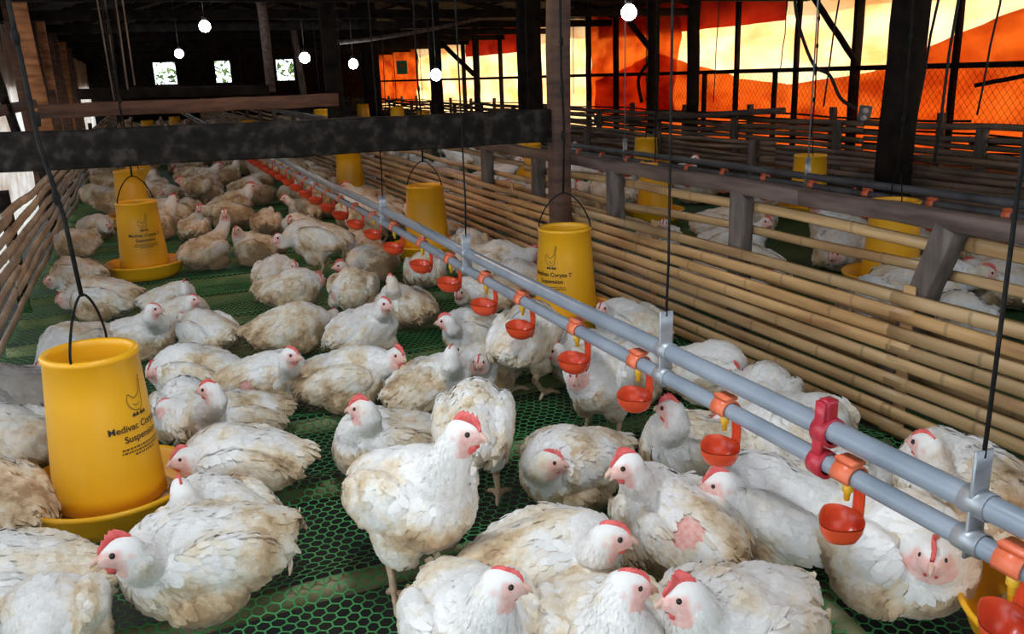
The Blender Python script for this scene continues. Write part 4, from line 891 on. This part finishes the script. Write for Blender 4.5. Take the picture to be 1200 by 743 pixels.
# each listed bird: body px, point it faces px, head px, head height, beak px, pose, scale, comb, dirt_warmth, grey, label
BIRDS = [
 ((238,652),(128,688),(140,645),.225,(100,664),'sit',1.14,.75,.50,0,'large cream-white chicken at lower left with a red comb and open-looking beak, facing left'),
 ((262,612),(205,588),(212,572),.20,(200,556),'sit',1.00,.3,.42,0,'white chicken seen from behind, head at the near feeder pan, above the large one'),
 ((285,542),(205,548),(214,536),.13,(186,550),'sit',1.02,.7,.62,0,'cream chicken with a red comb resting its head by the near feeder pan rim'),
 ((275,492),(235,500),(246,456),.22,(219,460),'sit',.95,.4,.55,0,'alert chicken with a pink face held high facing left, right of the near feeder'),
 ((232,440),(178,440),(180,432),.13,(168,442),'sit',1.05,.3,.35,0,'white chicken with its head low beside the right rim of the near feeder top'),
 ((222,482),(200,450),(196,476),.12,(188,480),'sit',.95,.2,.40,0,'round white back of a chicken tucked between the near feeder and the alert pink-faced one'),
 ((312,446),(372,440),(341,411),.23,(360,417),'sit',1.0,.35,.52,0,'white chicken with a dark purple bare patch on its side, facing right'),
 ((338,386),(385,378),(391,368),.10,(400,366),'sit',1.02,.1,.78,0,'tan domed chicken with its pink head tucked away to the right, tail to the left'),
 ((243,390),(205,382),(214,372),.10,(208,372),'sit',.92,.1,.45,0,'white humped chicken with head hidden and wispy tail to the right, in the middle left'),
 ((165,394),(210,392),(178,357),.235,(194,359),'sit',.95,.1,.50,0,'upright plain-headed chicken facing right just behind the near feeder rim'),
 ((212,370),(240,368),(222,345),.21,(240,347),'sit',.88,.2,.42,0,'chicken facing right with pinkish face, in front of the red-combed small head'),
 ((200,352),(225,348),(217,328),.20,(222,326),'sit',.85,.7,.45,0,'chicken whose small red comb just shows behind the pink-faced one at middle left'),
 ((122,350),(70,352),(72,349),.09,(60,356),'sit',1.08,.2,.52,0,'long reclining chicken facing left on bright green netting at middle left'),
 ((92,322),(50,320),(57,328),.09,(46,334),'sit',1.0,.1,.66,0,'tan-backed chicken lying behind the long reclining one beside the left fence'),
 ((92,405),(40,420),(45,432),.06,(38,440),'sit',1.0,.1,.55,.15,'chicken lying behind the near feeder bail with a lilac bare patch and upturned tan tail'),
 ((15,466),(-50,455),(-40,450),.10,(-60,455),'sit',1.05,.1,.45,.75,'dirty grey chicken at the left edge behind the near feeder'),
 ((14,520),(-60,505),(-40,510),.10,(-60,515),'sit',1.05,.1,.55,0,'pale chicken lying left of the near feeder, cut by the left edge'),
 ((-2,592),(-60,560),(-45,560),.12,(-60,560),'sit',1.0,.1,.80,0,'yellowish chicken at the left edge touching the near feeder pan'),
 ((25,688),(-70,700),(-60,690),.12,(-90,700),'sit',1.08,.1,.50,0,'chicken at the bottom left edge with its wing and tail pointing right'),
 ((452,520),(400,530),(424,478),.215,(396,482),'sit',1.02,.85,.52,0,'white chicken with an upright red comb looking left, centre left of the picture'),
 ((484,588),(543,620),(544,506),.375,(576,516),'stand',1.08,1.0,.55,0,'tall standing chicken at the centre with big red comb and both feet showing'),
 ((556,505),(566,450),(545,462),.16,(530,470),'stand',.98,.1,.40,0,'rounded white back of a standing chicken right behind the tall centre one'),
 ((505,454),(545,440),(530,406),.25,(540,398),'sit',1.0,.1,.40,0,'chicken stretching its neck away from us with a brown beak, behind the centre pair'),
 ((570,432),(545,446),(562,424),.14,(556,436),'sit',.92,.2,.60,0,'chicken crouched face-on with pale face, right of the neck-stretching one'),
 ((560,392),(510,388),(514,374),.21,(498,377),'sit',1.0,.5,.50,0,'chicken with head raised facing left, in front of the cup-drinking one'),
 ((617,400),(650,380),(655,380),.20,(668,375),'stand',1.02,.1,.62,0,'standing chicken seen from the rear with two legs apart beneath the pipes'),
 ((405,444),(480,440),(466,416),.17,(484,426),'sit',1.06,.95,.56,0,'chicken with a spiky red comb facing right, lying in the centre left'),
 ((425,390),(475,372),(455,348),.25,(472,354),'sit',1.02,.3,.50,0,'white-backed chicken facing right with a drooping pointed tail, middle of the flock'),
 ((475,360),(440,352),(458,324),.235,(446,322),'sit',.98,.3,.68,0,'tan chicken with a slim white raised neck looking left, behind the drooping-tailed one'),
 ((415,338),(400,355),(404,338),.10,(400,350),'sit',1.0,.75,.58,0,'chicken seen head-on with a dark red face sunk in its breast, middle of the flock'),
 ((436,308),(398,318),(392,314),.13,(374,318),'sit',1.05,.6,.68,0,'broad tan chicken stretching its head left toward the red-wattled pair'),
 ((340,340),(385,338),(374,326),.12,(384,334),'sit',1.0,.95,.52,0,'chicken with bright red comb and wattle lying facing right, near mid-left ridge'),
 ((322,322),(345,305),(346,312),.13,(350,318),'sit',.98,.7,.45,0,'chicken with one leg sticking out left and a pink hanging head, middle distance'),
 ((372,283),(325,285),(325,279),.235,(313,284),'stand',1.08,.1,.62,0,'big standing chicken facing left with both legs visible, middle distance'),
 ((352,266),(322,262),(330,256),.23,(322,260),'sit',.95,.8,.30,0,'white-necked chicken with red comb behind the big standing one'),
 ((240,297),(265,290),(263,250),.27,(262,256),'sit',1.08,.7,.60,0,'fluffy cream chicken beside the second feeder with its red face raised toward us'),
 ((228,268),(236,262),(233,243),.22,(234,250),'sit',.95,.7,.55,0,'chicken with a narrow red face toward us, behind the fluffy one by the second feeder'),
 ((302,292),(270,292),(277,270),.20,(268,276),'sit',1.02,.35,.62,0,'chicken with a pink raised head facing left, under the middle of the black beam'),
 ((312,262),(318,245),(318,244),.14,(320,240),'sit',1.0,.1,.85,0,'tan chicken with its back to us, left of the white-necked red-combed one'),
 ((276,240),(255,245),(258,238),.10,(250,242),'sit',1.0,.1,.80,0,'tan lying chicken in the crowd below the black beam, left of centre'),
 ((305,228),(280,232),(284,222),.10,(276,226),'sit',1.0,.1,.85,0,'orange-tan chicken with flat back in the crowd, just under the black beam'),
 ((222,246),(206,240),(208,236),.12,(202,240),'sit',.95,.2,.66,0,'chicken with a bluish face lying right of the two stacked yellow feeders'),
 ((200,232),(186,238),(188,225),.16,(184,232),'sit',.95,.3,.60,0,'chicken looking down beside the top of the second yellow feeder'),
 ((246,222),(230,228),(236,208),.2,(228,214),'sit',1.0,.2,.85,0,'tan chicken with a pointed raised tail in the crowd right of the feeders'),
 ((222,206),(208,206),(206,200),.13,(200,202),'sit',1.0,.2,.82,0,'brownish chicken directly below the black beam right of the third feeder'),
 ((358,250),(335,240),(334,232),.18,(328,234),'sit',1.0,.4,.66,0,'chicken with pale breast beside the far red cups, head to the left'),
 ((90,285),(68,290),(70,278),.10,(64,282),'sit',1.0,.1,.38,.12,'white chicken lying beside the left fence, left of the second feeder'),
 ((112,266),(128,268),(130,264),.12,(136,268),'sit',.98,.2,.35,0,'white chicken with a red face turned right, just left of the second feeder'),
 ((112,228),(98,230),(99,224),.12,(94,226),'sit',1.0,.1,.42,0,'small pale chicken by the left fence below the black beam, left one of two'),
 ((132,234),(140,220),(138,222),.12,(142,218),'sit',1.0,.1,.38,0,'small white chicken half hidden by the third feeder'),
 ((456,245),(440,240),(441,238),.11,(436,240),'sit',1.0,.2,.60,0,'pinkish-white chicken in the corner between the two feeders behind the pipes'),
 ((552,290),(545,275),(541,272),.15,(538,268),'sit',1.0,.1,.58,0,'chicken behind the pipes right of the centre feeder, head turned away'),
 ((425,292),(410,284),(412,280),.15,(405,282),'sit',1.0,.2,.70,0,'tan chicken half behind the red cups left of the centre feeder'),
 ((498,318),(505,296),(508,298),.15,(512,300),'sit',.95,.2,.40,0,'white chicken behind the red cups in front of the centre feeder'),
 ((572,345),(535,345),(537,344),.14,(520,356),'sit',1.02,.6,.66,0,'chicken with a brownish-red face drinking at a red cup'),
 ((706,450),(685,470),(677,440),.215,(678,456),'stand',.92,.6,.52,0,'chicken reaching its dark red face up under a red cup, two legs behind it'),
 ((690,418),(645,420),(650,410),.16,(636,415),'sit',1.02,.1,.36,0,'white chicken lying behind the cup-reaching one, below the fence-side feeder'),
 ((816,530),(772,525),(790,468),.285,(766,467),'sit',1.05,.7,.60,0,'chicken with raised head, pink comb and pale throat beside the pipes, right of centre'),
 ((908,598),(850,584),(843,566),.17,(824,571),'sit',1.16,.65,.36,0,'bright white chicken with small red comb lying across the middle right, facing left'),
 ((1046,640),(1090,664),(1094,650),.16,(1090,672),'sit',1.18,.7,.42,0,'white chicken lying at lower right with its red comb and face turned to the camera'),
 ((1126,578),(1090,562),(1083,518),.33,(1050,510),'stand',1.0,.25,.48,0,'chicken held upright behind the pipes with its pink beak open, against the fence'),
 ((672,545),(632,558),(645,540),.15,(680,548),'sit',1.02,.4,.62,0,'curled-up chicken tucking its pink face into its side, lower centre right'),
 ((790,618),(742,585),(724,532),.30,(708,540),'sit',1.10,.7,.46,0,'chicken with a long white neck, small red comb and raw red patch near its tail'),
 ((640,665),(715,650),(716,628),.22,(745,634),'sit',1.10,.3,.46,0,'white chicken reclining with its head up facing right, lower centre'),
 ((552,735),(585,790),(590,682),.235,(622,690),'sit',1.06,.2,.30,0,'clean white chicken cut by the bottom edge, facing right, left one at the bottom'),
 ((706,738),(738,800),(738,684),.215,(768,690),'sit',1.05,.25,.52,0,'cream-shouldered chicken at the bottom edge facing right, beak against its neighbour'),
 ((862,738),(800,775),(800,697),.215,(766,710),'sit',1.10,1.0,.48,.1,'chicken with a tall red comb and wattles facing left at the bottom edge'),
 ((925,528),(872,492),(850,492),.15,(830,495),'sit',1.12,.2,.33,0,'white chicken stretched along beneath the grey pipes left of the maroon clamp'),
 ((825,436),(858,438),(861,434),.12,(872,446),'sit',1.0,.6,.40,0,'chicken behind the pipes with a dark red face pointing right against the fence'),
 ((893,470),(905,450),(905,452),.11,(912,450),'sit',1.0,.1,.46,0,'cream chicken behind the pipes turned to the bamboo fence, right of the red-faced one'),
 ((945,500),(990,520),(972,510),.14,(985,520),'sit',1.0,.1,.34,0,'white chicken behind the pipes next to the maroon clamp'),
 ((740,384),(700,372),(702,360),.20,(692,370),'sit',1.05,.3,.58,.0,'chicken with a brownish drooping head beside the fence, right of the fence-side feeder'),
 ((612,330),(590,325),(590,320),.12,(584,322),'sit',1.0,.1,.38,.1,'plump white chicken just left of the fence-side feeder behind the pipes'),
 ((730,440),(760,425),(762,420),.14,(770,418),'sit',.98,.1,.42,0,'white chicken filling the space under the pipes behind the cup-reaching one'),
 ((60,722),(40,760),(30,770),.1,(30,790),'sit',.9,.1,.55,0,'tan flank of a chicken at the very bottom left corner'),
 ((985,585),(1010,560),(1012,555),.12,(1020,550),'sit',1.0,.1,.36,0,'white chicken lying behind the cup right of the maroon clamp'),
]
rng = np.random.default_rng(11)
for i, (b, t, h, zh, k, pose, s, cmb, dirt_warmth, grey, lab) in enumerate(BIRDS):
    s *= .86; zb = (.20 if pose == 'stand' else .095)*s
    pb = atz(*b, zb); pt = atz(*t, zb); ph = atz(*h, zh); pk = atz(*k, zh-.008)
    rz = math.atan2(pt.y-pb.y, pt.x-pb.x); Ri = Matrix.Rotation(-rz, 3, 'Z')
    hl = Ri @ (ph-Vector((pb.x, pb.y, 0)))/s; bl = (Ri @ (pk-ph)).normalized()
    # the neck root must stay reachable: slide the body a little under the head if needed
    near = pb.y < 3.6
    if pb.y > 3.4: dirt_warmth = min(1., dirt_warmth+.05+.06*min(4, pb.y-3.4))  # warm light on farther birds put into the plumage tone
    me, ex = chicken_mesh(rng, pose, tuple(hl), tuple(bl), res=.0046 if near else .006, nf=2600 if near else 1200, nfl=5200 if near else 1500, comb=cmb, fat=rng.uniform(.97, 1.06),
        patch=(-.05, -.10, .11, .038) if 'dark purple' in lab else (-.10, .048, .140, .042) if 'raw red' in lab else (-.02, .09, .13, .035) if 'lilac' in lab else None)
    place(me, ex, (pb.x, pb.y, 0), rz, s, lab, None, dirt_warmth, grey)

# the crowd farther off
VAR = []
for k, (pose, hd_, bk) in enumerate([('sit', (.17, .0, .25), (1, .2, -.1)), ('sit', (.19, .05, .15), (1, .5, -.4)), ('sit', (.16, -.04, .22), (.8, -.7, -.1)), ('stand', (.22, .0, .36), (1, 0, -.15)), ('sit', (.21, -.03, .11), (1, -.3, -.3)), ('stand', (.27, .03, .24), (1, .2, -.5))]):
    VAR.append(chicken_mesh(rng, pose, hd_, bk, res=.008, nf=500, nfl=300, comb=rng.uniform(.2, .8), simple=True)[0])
placed = [Vector((o.location.x, o.location.y)) for o in COL.objects if o.get('category') in ('chicken', 'feeder')]
def crowd(n, x0, x1, y0, y1, dmin, label, group, ypow=1., dirt_warmth=(.5, .8)):
    c = 0; tries = 0
    while c < n and tries < 6000:
        tries += 1; p = Vector((rng.uniform(x0, x1), y0+(y1-y0)*rng.uniform()**ypow))
        if any((p-q).length < dmin for q in placed): continue
        placed.append(p); c += 1
        o = place(VAR[int(rng.choice(6, p=[.27, .22, .2, .08, .18, .05]))], {}, (p.x, p.y, 0), rng.uniform(0, 2*PI), rng.uniform(.9, 1.08), label, group, rng.uniform(*dirt_warmth), 0)
crowd(120, -.42, 1.5, 5.9, 21, .26, 'small tan-white chicken in the packed crowd deep in the near pen, beyond the listed birds', 'crowd of chickens deep in the near pen', 1.25, (.8, 1.15))  # tan range raised to paint in the warm light on far birds
crowd(8, 1.15, 1.5, 2.6, 6, .30, 'chicken sitting in shade between the grey pipes and the bamboo fence', 'chickens between the pipes and the fence', 1, (.5, .8))
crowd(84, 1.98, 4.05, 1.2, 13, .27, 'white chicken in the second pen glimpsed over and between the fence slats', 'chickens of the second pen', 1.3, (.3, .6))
